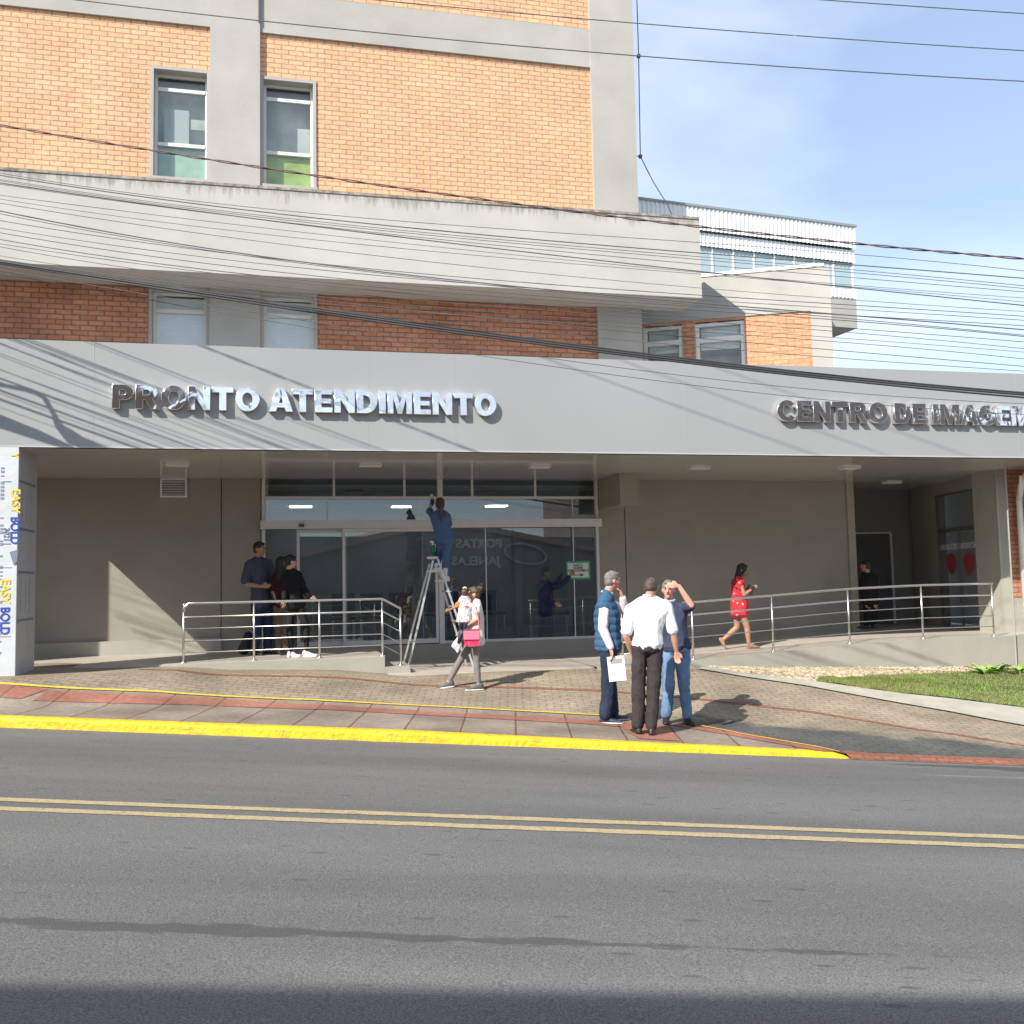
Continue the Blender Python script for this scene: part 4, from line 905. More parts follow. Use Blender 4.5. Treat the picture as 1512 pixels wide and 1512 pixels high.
ring.tube([cf(c_.dot(ch)+1.0*math.cos(th)-.0, -3.1, c_.z+.42*math.sin(th)-.15*math.cos(th)) for th in np.linspace(0, 2*math.pi, 33)], .05, 6).build('shop_oval_sign', M('shop_oval', (.5, .5, .48), .6), t)
t, h = across('tall brick house across the street far to the right', 17.5, 34, -14, -3.4, 11.5, M('red_brown_render', (.24, .19, .175), .85, nscale=1, namt=.2))
nb = thing('shadow_block', (-9, 18, 0), 'plain unseen block left of the canopy, added to shade the entrance wall', 'building')
MB().box(-13.6, -6.02, 14.86, 16.9, .2, 5.6).build('wall', m_plaster, nb)  # unseen block, added and sized so its edge shadows the left entrance wall
MB().box(-13.8, -5.99, 14.8, 16.95, 5.6, 5.7).build('roof', m_plaster, nb)

# ------------------------------------------------------------------ overhead cables, poles
ZW = 10.75
Lx = [-260, 0, 400, 756, 1100, 1512, 2100]
def cable(label, group, pts, r, mat=m_cable, sag=0, zc=ZW, twist=False, n=60):
    """pts: (x, y) picture points on the vertical plane through the poles"""
    xs_ = np.array([p[0] for p in pts], float); ys_ = np.array([p[1] for p in pts], float)
    deg = min(3 if len(pts) > 4 else 2, len(pts)-1); co = np.polyfit(xs_, ys_, deg)
    lo, hi = xs_.min(), xs_.max(); X = np.linspace(-620, 2300, n)
    def yv(x):
        if x < lo: return np.polyval(co, lo)+(x-lo)*np.polyval(np.polyder(co), lo)
        if x > hi: return np.polyval(co, hi)+(x-hi)*np.polyval(np.polyder(co), hi)
        return np.polyval(co, x)
    c = [atC(x, yv(x), zc) for x in X]
    if twist:
        mb = MB(); fine = []
        for k in range(len(c)-1):
            for j in range(8): fine.append(c[k].lerp(c[k+1], j/8))
        for ph in (0, math.pi):
            mb.tube([q+Vector((0, math.cos(i*.42+ph)*r*1.3, math.sin(i*.42+ph)*r*1.3)) for i, q in enumerate(fine)], r, 5)
    else: mb = MB().tube(c, r, 5)
    o = mb.build('overhead_cable', mat, smooth=True)
    return tag(o, label, 'cable', group)
G1 = 'overhead cables along the street'
cable('highest thin cable crossing only the right corner of the sky', G1, [(1218, 0), (1360, 10), (1512, 20)], .006, zc=ZW)
cable('thin cable across the top brick wall and the middle of the sky', G1, [(560, 0), (850, 28), (1100, 46), (1512, 75)], .006)
cable('thin cable touching the lightning conductor joint on the upper corner', G1, [(112, 0), (450, 37), (943, 83), (1512, 120)], .0065)
cable('thick twisted reddish cable sweeping across the upper windows', G1, [(0, 185), (225, 222), (500, 266), (750, 297), (1030, 336), (1260, 359), (1512, 382)], .0075, m_cable2, twist=True)
LT = 'thin dark overhead cable of the dense bundle between the poles'
dense = [ # y at 0, 500, 950, 1512, radius
 (256, 320, 352, 400, .006), (259, 326, 367, 411, .010), (265, 331, 372, 422, .006), (267, 334, 376, 426, .006), (272, 337, 383, 431, .006), (270, 338, 392, 451, .010),
 (288, 348, 395, 440, .005), (294, 358, 398, 446, .005), (312, 395, 440, 487, .011), (316, 397, 443, 495, .007), (326, 393, 430, 467, .007), (337, 402, 437, 473, .006), (344, 412, 447, 481, .007),
 (354, 420, 452, 497, .008), (360, 424, 462, 505, .006), (365, 434, 468, 515, .006), (378, 441, 478, 520, .005), (383, 446, 492, 541, .007), (300, 371, 418, 460, .005), (387, 452, 484, 530, .006),
 (392, 458, 505, 548, .006), (398, 480, 548, 596, .006), (403, 490, 560, 612, .006)]
for i, (a, b, c, d, r) in enumerate(dense):
    cable(LT, G1, [(0, a), (250, (a+b)/2+3), (500, b), (950, c), (1512, d)], r*.66, zc=ZW+random.uniform(-.25, .25))
for k, (a, b, c, d, r) in enumerate(((386, 462, 526, 583, .014), (389, 466, 529, 587, .012), (384, 459, 523, 580, .010))):
    cable('heaviest black cable bundle running just above the canopy edge', G1, [(0, a), (248, (a+b)/2+2), (500, b), (748, (b+c)/2+4), (950, c), (1230, (c+d)/2+2), (1512, d)], r, m_cable3, zc=ZW+.12*k-.1)
for (a, lab) in ((-8.6, 'concrete street pole at the left end of the cables'), (17.6, 'concrete street pole at the right end of the cables')):
    c = cf(a, ZW+.25, gz(*cf(a, ZW+.25).xy)); t = thing('utility_pole', c, lab, 'pole', 'street poles')
    MB().tube([c, c+Vector((0, 0, 9.6))], [.16, .10], 14).build('pole_shaft', m_conc, t, smooth=True)
    MB().obox(c+Vector((0, 0, 8.6)), ch, fh, Vector((0, 0, 1)), .06, .9, .06).build('crossarm', m_conc, t)
# splice enclosure and slack loop near the left pole: only their shadows fall into the picture
def sun_back(x, y, zc=ZW):       # from a shadow point on the fascia back towards the sun, to the cable plane
    q = atY(x, y, FY); k = (q.dot(fh)-zc)/(-to_sun.dot(fh)); return q+to_sun*k
t = thing('cable_splice_case', sun_back(100, 645), 'black splice case hanging on a drooping service cable near the left pole', 'splice case')
lp_ = [sun_back(*p) for p in ((-60, 560), (0, 568), (50, 578), (66, 588), (80, 612), (88, 630), (104, 645), (128, 658), (170, 668))]
MB().tube(lp_, [.02, .02, .022, .028, .026, .045, .085, .07, .02], 10).build('splice_body', m_cable, t, smooth=True)
MB().tube([sun_back(*p) for p in ((-160, 585), (-60, 604), (0, 622), (60, 644), (110, 664))], [.09, .085, .07, .055, .03], 8).build('coiled_cable', m_cable, t, smooth=True)

# ------------------------------------------------------------------ plants by the right pier
def plant(px, py, label, n=9, s=1.0):
    c = hit(px, py); t = thing('leafy_plant', c, label, 'plant', 'young plants at the lawn edge'); mb = MB()
    for i in range(n):
        a = i*2.4+random.random(); ln = random.uniform(.22, .36)*s; el = random.uniform(.5, 1.2); d = Vector((math.cos(a), math.sin(a), 0)); sd = Vector((-d.y, d.x, 0)); L_, R_, C_ = [], [], []
        for k in range(7):
            u = k/6; q = c+d*(ln*u*math.cos(el*(1-.5*u)))+Vector((0, 0, ln*(math.sin(el)*u-.35*u*u))); w = .035*s*math.sin(math.pi*min(1, u*.93+.05))**.8+.002
            L_.append(q+sd*w+Vector((0, 0, .012))); R_.append(q-sd*w+Vector((0, 0, .012))); C_.append(q)
        mb.grid([L_, C_, R_])
    mb.build('leaves', M('bright_leaf', (.24, .38, .08), .5, nscale=6, namt=.3), t, smooth=True)
plant(1452, 997, 'small leafy plant, leftmost of those at the lawn edge', 16, .9)
plant(1474, 996, 'small leafy plant in the middle of the three at the lawn edge', 16, .95)
plant(1506, 996, 'small leafy plant below the white pipe at the frame edge', 14, .9)

# ------------------------------------------------------------------ waiting-room chairs
m_seat = M('dark_blue_vinyl', (.02, .025, .05), .5)
def chair(x, y, rz, label):
    t = thing('waiting_chair', (x, y, .70), label, 'chair', 'waiting room chairs', rz)
    MB().box(-.23, .23, -.22, .22, .42, .47).build('seat', m_seat, t, local=True)
    MB().box(-.22, .22, .19, .23, .5, .92).build('backrest', m_seat, t, local=True)
    mb = MB()
    for sx in (-.2, .2): mb.tube([(sx, .2, .9), (sx, .2, .42), (sx, .24, 0)], .013, 6).tube([(sx, -.18, 0), (sx, -.2, .42), (sx, .2, .42)], .013, 6)
    mb.build('chair_frame', m_steel, t, local=True); return t
for i, x in enumerate((.95, 1.5, 2.05)): chair(x, 18.9, math.pi, 'dark waiting room chair behind the ladder glass')
for i, x in enumerate((2.9, 3.45, 4.0)): chair(x, 19.3, .2, 'dark waiting room chair behind the woman with the child')
chair(5.1, 18.2, 1.2, 'dark blue chair behind the green taped notice')

# ================================================================== PEOPLE
bmi = bmesh.new(); bmesh.ops.create_icosphere(bmi, subdivisions=2, radius=1); ICO = [v.co.copy() for v in bmi.verts]; bmi.free()
class Body:
    def __init__(s): s.bm = bmesh.new()
    def hull(s, *blobs):
        vs_ = []
        for c, r, *fr in blobs:
            c = Vector(c); r = (r, r, r) if not hasattr(r, '__len__') else r; R = fr[0] if fr else Matrix.Identity(3)
            for d in ICO: vs_.append(s.bm.verts.new(c+R @ Vector((d.x*r[0], d.y*r[1], d.z*r[2]))))
        res = bmesh.ops.convex_hull(s.bm, input=vs_, use_existing_faces=False)
        junk = [e for e in res['geom_interior'] if isinstance(e, bmesh.types.BMVert)] + [e for e in res['geom_unused'] if isinstance(e, bmesh.types.BMVert)]
        if junk: bmesh.ops.delete(s.bm, geom=list(set(junk)), context='VERTS')
        return s
    def build(s, name, mat, par, vox=.008, smooth=4, wrinkle=0, wscale=9):
        me = bpy.data.meshes.new(name); bmesh.ops.recalc_face_normals(s.bm, faces=s.bm.faces); s.bm.to_mesh(me); s.bm.free()
        o = bpy.data.objects.new(name, me); WS.collection.objects.link(o)
        r = o.modifiers.new('r', 'REMESH'); r.mode = 'VOXEL'; r.voxel_size = vox; r.use_smooth_shade = True
        if smooth: k = o.modifiers.new('s', 'SMOOTH'); k.factor = .5; k.iterations = smooth
        WS.view_layers[0].update(); dg = WS.view_layers[0].depsgraph; m2 = bpy.data.meshes.new_from_object(o.evaluated_get(dg)); o.modifiers.clear(); o.data = m2; WS.collection.objects.unlink(o); COL.objects.link(o)
        bpy.data.meshes.remove(me); m2.name = name
        m2.materials.clear(); m2.materials.append(mat)
        if wrinkle:
            nv = len(m2.vertices); co = np.empty(nv*3); m2.vertices.foreach_get('co', co); nr = np.empty(nv*3); m2.vertex_normals.foreach_get('vector', nr); kk = np.empty(nv)
            for vi, c in enumerate(co.reshape(-1, 3)):
                c = Vector(c); kk[vi] = noise.noise(Vector((c.x*wscale, c.y*wscale, c.z*wscale*.55)))+.9*(.35-abs(noise.noise(Vector((c.x*wscale*1.4+5, c.y*wscale*1.4+c.z*wscale*.5, c.z*wscale*1.3+c.x*wscale*.8)))))
            m2.vertices.foreach_set('co', (co.reshape(-1, 3)+nr.reshape(-1, 3)*kk[:, None]*wrinkle).ravel()); m2.update()
        for p_ in m2.polygons: p_.use_smooth = True
        o.parent = par; return o
def frame3(f, up=Vector((0, 0, 1))):
    f = Vector(f).normalized(); r = f.cross(up).normalized(); u = r.cross(f); return Matrix((r, f, u)).transposed()
SKIN = M('skin', (.50, .29, .20), .55, nscale=12, namt=.06); SKIN_T = M('tanned_skin', (.36, .19, .12), .55, nscale=12, namt=.06); SKIN_R = M('ruddy_skin', (.55, .28, .20), .55, nscale=12, namt=.08)
HB = M('black_hair', (.012, .010, .010), .5, bump=.6, bscale=70, stretch=(1, 1, .2)); HG = M('grey_hair', (.17, .16, .15), .6, nscale=20, namt=.3, bump=.6, bscale=70); HBR = M('brown_hair', (.075, .04, .022), .5, nscale=18, namt=.3, bump=.6, bscale=70, stretch=(1, 1, .2)); HGB = M('greying_brown_hair', (.07, .05, .04), .6, nscale=20, namt=.4, bump=.6, bscale=70)
EYE_M = M('dark_eye', (.02, .015, .012), .2); LIP = M('lip', (.36, .12, .10), .5)
def cloth(name, c, **k): return M(name, c, .85, nscale=k.get('n', 3), namt=k.get('a', .06), bump=.55, bscale=k.get('b', 12), spec=.2, stretch=(1, 1, .6))
def floral(name, base, spots, thr=.22, sc=22):
    m = cloth(name, base); t, b = nodes(m); l = t.links.new; tcn = nn(t, 'ShaderNodeTexCoord'); v = nn(t, 'ShaderNodeTexVoronoi'); v.inputs['Scale'].default_value = sc; l(tcn.outputs['Object'], v.inputs['Vector'])
    r = nn(t, 'ShaderNodeMapRange'); r.inputs[1].default_value = thr; r.inputs[2].default_value = thr+.06; r.inputs[3].default_value = 1; r.inputs[4].default_value = 0; l(v.outputs['Distance'], r.inputs[0])
    cr_ = nn(t, 'ShaderNodeValToRGB'); cr_.color_ramp.interpolation = 'CONSTANT'; el = cr_.color_ramp.elements; el[0].color = (*spots[0], 1); el[1].color = (*spots[-1], 1); el[1].position = .66
    if len(spots) > 2: e = el.new(.33); e.color = (*spots[1], 1)
    s_ = nn(t, 'ShaderNodeSeparateXYZ'); l(v.outputs['Color'], s_.inputs[0]); l(s_.outputs[0], cr_.inputs[0])
    x = nn(t, 'ShaderNodeMixRGB'); l(r.outputs[0], x.inputs['Fac']); l(b.inputs['Base Color'].links[0].from_socket, x.inputs['Color1']); l(cr_.outputs[0], x.inputs['Color2']); l(x.outputs[0], b.inputs['Base Color']); return m

def person(label, foot, j, skin, cat='person', zc=None, ground=None, group=None, hs=1.0, b=1.0, female=False, face=(0, -1, 0), chestf=None,
           top=None, sleeves='short', hem=.02, bottom=None, legs='trousers', legw=1.0, shoes=None, sole=None, hair=None, hairm=None, vest=None, dress=None,
           toes=((.0, -1), (0, -1)), root=None, extra=None, faceparts=True, hand=True, plant=(True, True), uparm=(None, None), headup=(0, 0, 1), floorz=None, barefoot=False, collar=None, fingers=(None, None)):
    """j: picture points (x, y, depth offset in metres) of the joints; a = left in the picture, b_ = right"""
    if root is None:
        root = hit(*foot) if floorz is None else atZ(*foot, floorz)
        if zc: root = atC(*foot, zc)
    Zc = root.dot(fh); s = Zc/F
    t = thing('person', root, label, cat, group, -psi)
    J = {k: Vector(((v[0]-foot[0])*s, v[2], (foot[1]-v[1])*s+.0)) for k, v in j.items()}
    # undo roll (picture verticals lean a little)
    lean = 1/22000.*(foot[0]-430)
    for k in J: J[k].x += lean*J[k].z
    def gl(v):      # local ground height under a joint
        w_ = root + ch*v.x + fh*v.y
        return (floorz if floorz is not None else gz(w_.x, w_.y)) - root.z
    for k, pl in (('na', plant[0]), ('nb', plant[1])):
        if pl: J[k].z = gl(J[k]) + .085
    fc = Vector(face).normalized(); cfw = Vector(chestf or face); cfw.z = 0; cfw.normalize()
    T = frame3(cfw); hc = J['hd']; HU = Vector(headup).normalized(); HF = frame3(fc, HU); r_, u_ = HF.col[0].to_3d() if hasattr(HF.col[0], 'to_3d') else Vector(HF.col[0]), Vector(HF.col[2]); f_ = Vector(HF.col[1]); r_ = Vector(HF.col[0])
    nk = J.get('nk', (J['sa']+J['sb'])/2+Vector((0, 0, .05)))
    mid = (J['sa']+J['sb'])/2; hip = (J['ha']+J['hb'])/2
    sh_w = max((J['sa']-J['sb']).length/2, .0); chest = mid.lerp(hip, .30); waist = mid.lerp(hip, .68)
    fb = .86 if female else 1.0
    def torso(B, g):
        cw, cdp = .165*b*fb+g, .118*b*fb+g; ww, wd = (.145*b*fb+g, .112*b+g); hw, hd_ = (.168*b+g, .125*b+g)
        C = (chest, (cw, cdp, .15+g), T); Wp = (waist, (ww, wd, .09), T); Hp = (hip+Vector((0, 0, .02)), (hw, hd_, .10+g), T)
        B.hull(C, Wp); B.hull(Wp, Hp)
        B.hull(C, (J['sa'].lerp(mid, .12)+Vector((0, 0, .0)), .058*b+g), (J['sb'].lerp(mid, .12), .058*b+g), (nk+Vector((0, 0, .01)), .055+g*.5))
        if female: B.hull((chest+cfw*(.075)*b-Vector((0, 0, .02)), (.12+g*.6, .065+g, .06), T), (chest, (.12, .08, .09), T))
        return C, Wp, Hp
    bd = Body(); g0 = -.012
    torso(bd, g0 if top or dress else 0)
    ra = .046*b*fb; 
    for a_, e_, w_, sd in (('sa', 'ea', 'wa', 0), ('sb', 'eb', 'wb', 1)):
        if e_ not in J: continue
        bd.hull((J[a_], ra), (J[e_], ra*.80)); bd.hull((J[e_], ra*.82), (J[e_].lerp(J[w_], .35), ra*.80)); bd.hull((J[e_].lerp(J[w_], .35), ra*.80), (J[w_], ra*.55))
        if hand:
            d = fingers[sd] or (J[w_]-J[e_]); d = Vector(d).normalized(); HH = frame3(d, Vector((0, 0, 1)) if abs(d.z) < .9 else cfw)
            sx = Vector(HH.col[0]); nz_ = Vector(HH.col[2]); k_ = hs*.95*(fb*.5+.5)
            if abs(d.z) < .9: sx, nz_ = nz_, -sx if sd else sx
            pw = J[w_]+d*.085*k_
            bd.hull((J[w_]+d*.01, .026*k_), (pw+sx*.026*k_, .015*k_), (pw-sx*.028*k_, .014*k_))
            for i, (o_, ln_) in enumerate(((.030, .070), (.010, .080), (-.010, .074), (-.029, .058))):
                p0 = pw+sx*o_*k_; p1 = p0+(d*.92+nz_*.35*(-1))*ln_*.55*k_; p2 = p1+(d*.65-nz_*.75)*ln_*.5*k_
                bd.hull((p0, .0105*k_), (p1, .0095*k_)); bd.hull((p1, .0095*k_), (p2, .0085*k_))
            q0 = J[w_]+d*.03*k_+sx*.02*k_; q1 = q0+(d*.6+sx*.75)*.045*k_; q2 = q1+(d*.9+sx*.1-nz_*.3)*.035*k_
            bd.hull((q0, .014*k_), (q1, .012*k_)); bd.hull((q1, .012*k_), (q2, .010*k_))
    rt = .078*b*(.95 if female else 1)
    shrink = .88 if legs in ('trousers', 'leggings') else 1
    for h_, k_, n_, ty in (('ha', 'ka', 'na', toes[0]), ('hb', 'kb', 'nb', toes[1])):
        tw = Vector((ty[0], ty[1], 0 if len(ty) < 3 else ty[2])).normalized()
        bd.hull((J[h_], rt*shrink), (J[k_], rt*.66*shrink)); cp = J[k_].lerp(J[n_], .3)
        bd.hull((J[k_], rt*.66*shrink), (cp, rt*.66*shrink)); bd.hull((cp, rt*.66*shrink), (J[n_], rt*.42*shrink))
        FT = frame3(tw); dn = -Vector(FT.col[2]); hl = J[n_]-tw*.03+dn*.045
        bd.hull((J[n_], .03), (hl, (.028, .034, .03), FT)); bd.hull((J[n_]+dn*.02, .028), (hl, (.028, .034, .028), FT), (J[n_]+tw*.13*hs+dn*.062, (.036, .03, .016), FT), (J[n_]+tw*.175*hs+dn*.066, (.028, .025, .012), FT))
    # head and neck
    q = hs
    bd.hull((hc+u_*.022*q-f_*.012*q, (.073*q, .090*q, .092*q), HF), (hc+f_*.018*q-u_*.02*q, (.064*q, .07*q, .07*q), HF))
    bd.hull((hc+f_*.02*q-u_*.02*q, (.062*q, .066*q, .06*q), HF), (hc+f_*.062*q-u_*.092*q, (.026*q, .022*q, .020*q), HF), (hc-f_*.0*q-u_*.062*q, (.052*q, .04*q, .03*q), HF))
    bd.hull((hc+f_*.086*q+u_*.012*q, .009*q), (hc+f_*.108*q-u_*.026*q, (.015*q, .012*q, .010*q), HF), (hc+f_*.08*q-u_*.03*q, .012*q))
    bd.hull((hc+f_*.078*q+u_*.03*q, (.05*q, .012*q, .010*q), HF))
    for sd in (-1, 1): bd.hull((hc+r_*sd*.073*q-u_*.008*q-f_*.012*q, (.011*q, .020*q, .031*q), HF))
    bd.hull((hc-u_*.055*q-f_*.022*q, .055*q*(fb*.4+.6)), (nk-cfw*.0, .060*q*(fb*.4+.6)))
    bd.build('body', skin, t, vox=.0075 if hand else .009, smooth=3)
    if faceparts:
        for nm, mt, l_ in (('eye', EYE_M, [(r_*.031+u_*.010+f_*.083, (.013, .008, .007))]), ('eye', EYE_M, [(-r_*.031+u_*.010+f_*.083, (.013, .008, .007))]), ('mouth', LIP, [(f_*.088-u_*.052, (.024, .012, .007))])):
            B = Body(); [B.hull((hc+o_*q, tuple(x*q for x in rr_), HF)) for o_, rr_ in l_]; B.build(nm, mt, t, vox=.004, smooth=1)
        if hairm:
            for sd in (-1, 1): B = Body(); B.hull((hc+(r_*sd*.032+u_*.034+f_*.088)*q, (.02*q, .007*q, .005*q), HF)); B.build('eyebrow', hairm, t, vox=.004, smooth=1)
    # hair
    if hair:
        B = Body()
        if hair == 'bald':
            B.hull((hc-f_*.03*q+u_*.0*q, (.080*q, .080*q, .07*q), HF)); B.hull((hc-f_*.02*q+u_*.03*q, (.079*q, .090*q, .080*q), HF))
        elif hair == 'cap':
            B.hull((hc-f_*.012*q+u_*.045*q, (.084*q, .098*q, .075*q), HF))
        else:
            B.hull((hc-f_*.022*q+u_*.036*q, (.082*q, .095*q, .088*q), HF)); B.hull((hc-f_*.045*q-u_*.01*q, (.074*q, .066*q, .075*q), HF))
            B.hull((hc+f_*.05*q+u_*.088*q, (.05*q, .03*q, .022*q), HF), (hc-f_*.02*q+u_*.08*q, (.06*q, .05*q, .05*q), HF))
        if hair == 'long': B.hull((hc-f_*.05*q, (.078*q, .06*q, .08*q), HF), (nk-cfw*.07-Vector((0, 0, .14)), (.07*q, .04*q, .06*q), T)); B.hull((nk-cfw*.07-Vector((0, 0, .14)), (.07*q, .04*q, .06*q), T), (nk-cfw*.09-Vector((0, 0, .25)), (.045*q, .025*q, .05*q), T)); [B.hull((hc+r_*sd*.066*q+f_*.02*q+u_*.02*q, (.018*q, .045*q, .06*q), HF), (hc+r_*sd*.066*q-f_*.01*q-u_*.11*q, (.018*q, .03*q, .04*q), HF)) for sd in (-1, 1)]
        if hair == 'ponytail': B.hull((hc-f_*.11*q+u_*.03*q, .03*q), (hc-f_*.14*q-u_*.03*q, .032*q)); B.hull((hc-f_*.14*q-u_*.03*q, .032*q), (nk-cfw*.09-Vector((0, 0, .10)), (.025, .022, .06), T))
        if hair == 'bun': B.hull((hc-f_*.10*q+u_*.06*q, .042*q)); B.hull((hc-f_*.13*q+u_*.09*q, .03*q)); B.hull((hc-f_*.09*q+u_*.10*q, .028*q))
        if hair == 'curly':
            for i in range(26):
                th = random.random()*6.28; ph = random.uniform(.0, 1.5); B.hull((hc-f_*.02*q+(r_*math.cos(th)*math.sin(ph)*.085+f_*math.sin(th)*math.sin(ph)*.09+u_*(math.cos(ph)*.10+.01))*q, .026*q))
        B.build('hair', hairm, t, vox=.008, smooth=2, wrinkle=.004, wscale=35)
    def sleeve(B, a_, e_, w_, kind, g):
        if e_ not in J: return
        A_, E_, W_ = J[a_], J[e_], J[w_]
        if kind == 'none': return
        if kind == 'cap': B.hull((A_, ra+g), (A_.lerp(E_, .35), ra+g+.002)); return
        if kind == 'short': B.hull((A_, ra+g+.004), (A_.lerp(E_, .82), ra+g+.010)); return
        B.hull((A_, ra+g+.004), (E_, ra*.85+g)); B.hull((E_, ra*.85+g), (E_.lerp(W_, .4), ra*.8+g)); B.hull((E_.lerp(W_, .4), ra*.8+g), (E_.lerp(W_, .92), ra*.6+g))
    if top:
        B = Body(); g = .016; torso(B, g)
        Hp = hip+Vector((0, 0, hem)); B.hull((waist, (.145*b*fb+g, .112*b+g, .09), T), (Hp, (.168*b+g+.004, .125*b+g+.004, .07), T))
        sleeve(B, 'sa', 'ea', 'wa', sleeves if isinstance(sleeves, str) else sleeves[0], .013); sleeve(B, 'sb', 'eb', 'wb', sleeves if isinstance(sleeves, str) else sleeves[1], .013)
        B.build('shirt', top, t, vox=.009, smooth=2, wrinkle=.011, wscale=8)
    if collar:
        B = Body()
        for i in range(14):
            th = 2*math.pi*i/14; B.hull((nk+Vector((0, 0, .03))+T @ Vector((math.cos(th)*.062, math.sin(th)*.062+.006, -.012*math.sin(th))), (.017, .017, .022)))
        B.build('collar', collar, t, vox=.007, smooth=2)
    if vest:
        B = Body(); g = .027; torso(B, g); B.hull((waist, (.145*b+g, .112*b+g, .09), T), (hip+Vector((0, 0, -.02)), (.168*b+g, .125*b+g, .05), T))
        o = B.build('vest', vest, t, vox=.009, smooth=2, wrinkle=.008, wscale=7)
        me_ = o.data; nv = len(me_.vertices); co = np.empty(nv*3); me_.vertices.foreach_get('co', co); nr = np.empty(nv*3); me_.vertex_normals.foreach_get('vector', nr); co = co.reshape(-1, 3)
        me_.vertices.foreach_set('co', (co+nr.reshape(-1, 3)*(.010*np.abs(np.sin(co[:, 2]*34)))[:, None]).ravel()); me_.update()
    if bottom:
        B = Body(); g = .014; lw = legw
        B.hull((hip+Vector((0, 0, .05)), (.160*b+g*.5, .118*b+g*.6, .06), T), (hip-Vector((0, 0, .03)), (.160*b+g, .118*b+g, .07), T))
        for h_, k_, n_ in (('ha', 'ka', 'na'), ('hb', 'kb', 'nb')):
            H_, K_, N_ = J[h_], J[k_], J[n_]; end = K_.lerp(N_, .93)
            if legs == 'leggings': B.hull((H_, rt*1.02), (K_, rt*.68)); B.hull((K_, rt*.68), (K_.lerp(N_, .3), rt*.68)); B.hull((K_.lerp(N_, .3), rt*.68), (end, rt*.47))
            else: B.hull((H_, rt*1.08+.006), (K_, rt*.78*lw+.008)); B.hull((K_, rt*.78*lw+.008), (end, rt*.70*lw+.008))
        B.build('trousers', bottom, t, vox=.009, smooth=3, wrinkle=.003 if legs == 'leggings' else .013, wscale=9)
    if dress:
        m_, hemz, wid = dress; B = Body(); torso(B, .012)
        B.hull((waist, (.15*b*fb+.02, .12*b+.02, .05), T), (Vector((hip.x, hip.y, hemz+.05)), (wid, wid*.85, .05), T))
        sleeve(B, 'sa', 'ea', 'wa', 'none', .01)
        B.build('dress', m_, t, vox=.009, smooth=3, wrinkle=.012, wscale=9)
    if shoes:
        for n_, ty in (('na', toes[0]), ('nb', toes[1])):
            tw = Vector((ty[0], ty[1], 0 if len(ty) < 3 else ty[2])).normalized(); FT = frame3(tw); dn = -Vector(FT.col[2]); N_ = J[n_]; q = hs*(.92 if female else 1)
            B = Body(); B.hull((N_-tw*.025+dn*.02, (.040, .045, .04), FT), (N_-tw*.035*q+dn*.055, (.040, .045, .024), FT), (N_+tw*.10*q+dn*.055, (.048, .04, .026), FT)); B.hull((N_+tw*.08*q+dn*.052, (.048, .05, .028), FT), (N_+tw*.175*q+dn*.062, (.042, .040, .018), FT))
            sh = B.build('shoe', shoes, t, vox=.007, smooth=2)
            if sole:
                B = Body(); B.hull((N_-tw*.035*q+dn*.078, (.045, .05, .012), FT), (N_+tw*.10*q+dn*.078, (.053, .05, .012), FT), (N_+tw*.18*q+dn*.078, (.045, .045, .010), FT)); so_ = B.build('sole', sole, t, vox=.006, smooth=1); so_.parent = sh
    return t, J, root, s
def attach_world(root, v): return root + ch*v.x + fh*v.y + Vector((0, 0, v.z))
m_shoeb = M('black_leather', (.02, .018, .018), .4); m_shoen = M('navy_shoe', (.03, .04, .07), .5); m_shoew = M('white_shoe', (.78, .75, .78), .6); m_solew = M('white_sole', (.75, .75, .75), .6)

# man in blue quilted vest
t, J, root, s = person('man in blue quilted vest holding a paper, hand raised to his face', (905, 1066), dict(hd=(906, 861, 0), nk=(897, 882, 0), sa=(892, 895, -.15), sb=(899, 893, .15), ea=(889, 929, -.21), wa=(900, 958, -.24), eb=(924, 905, .12), wb=(921, 886, .03), ha=(897, 958, -.085), hb=(901, 956, .085), ka=(898, 1010, -.10), kb=(902, 1008, .11), na=(893, 1058, -.12), nb=(906, 1050, .14)),
    SKIN_R, face=(.93, .32, -.05), chestf=(.96, .2, 0), b=1.13, top=cloth('pale_pink_shirt', (.74, .66, .70)), sleeves='long', vest=cloth('blue_quilted_nylon', (.045, .10, .19)), bottom=cloth('navy_jeans', (.022, .032, .06), a=.2, n=8), legw=1.18, shoes=m_shoen, sole=m_solew, hair='short', hairm=HG, toes=((.94, -.25), (.95, .2)), collar=cloth('white_collar', (.75, .72, .74)), fingers=((0.1, 0, -1), (-.35, -.1, .9)))
hp = attach_world(root, J['wa'])
tp = thing('paper_sheet', hp, 'printed white sheet held by the man in the blue vest', 'paper')
ph = hp+ch*.06-Vector((0, 0, .10))-fh*.02
MB().obox(ph-Vector((0, 0, .14)), (ch+Vector((0, 0, .08))).normalized(), fh, (Vector((0, 0, 1))-ch*.08).normalized(), .105, .001, .15).build('sheet', M('printed_paper', (.78, .74, .78), .7), tp)
MB().obox(ph-Vector((0, 0, .05)), (ch+Vector((0, 0, .08))).normalized(), fh, (Vector((0, 0, 1))-ch*.08).normalized(), .07, .0018, .03).obox(ph-Vector((0, 0, .13)), (ch+Vector((0, 0, .08))).normalized(), fh, (Vector((0, 0, 1))-ch*.08).normalized(), .085, .0018, .002).build('print', M('grey_ink', (.35, .33, .33), .7), tp)
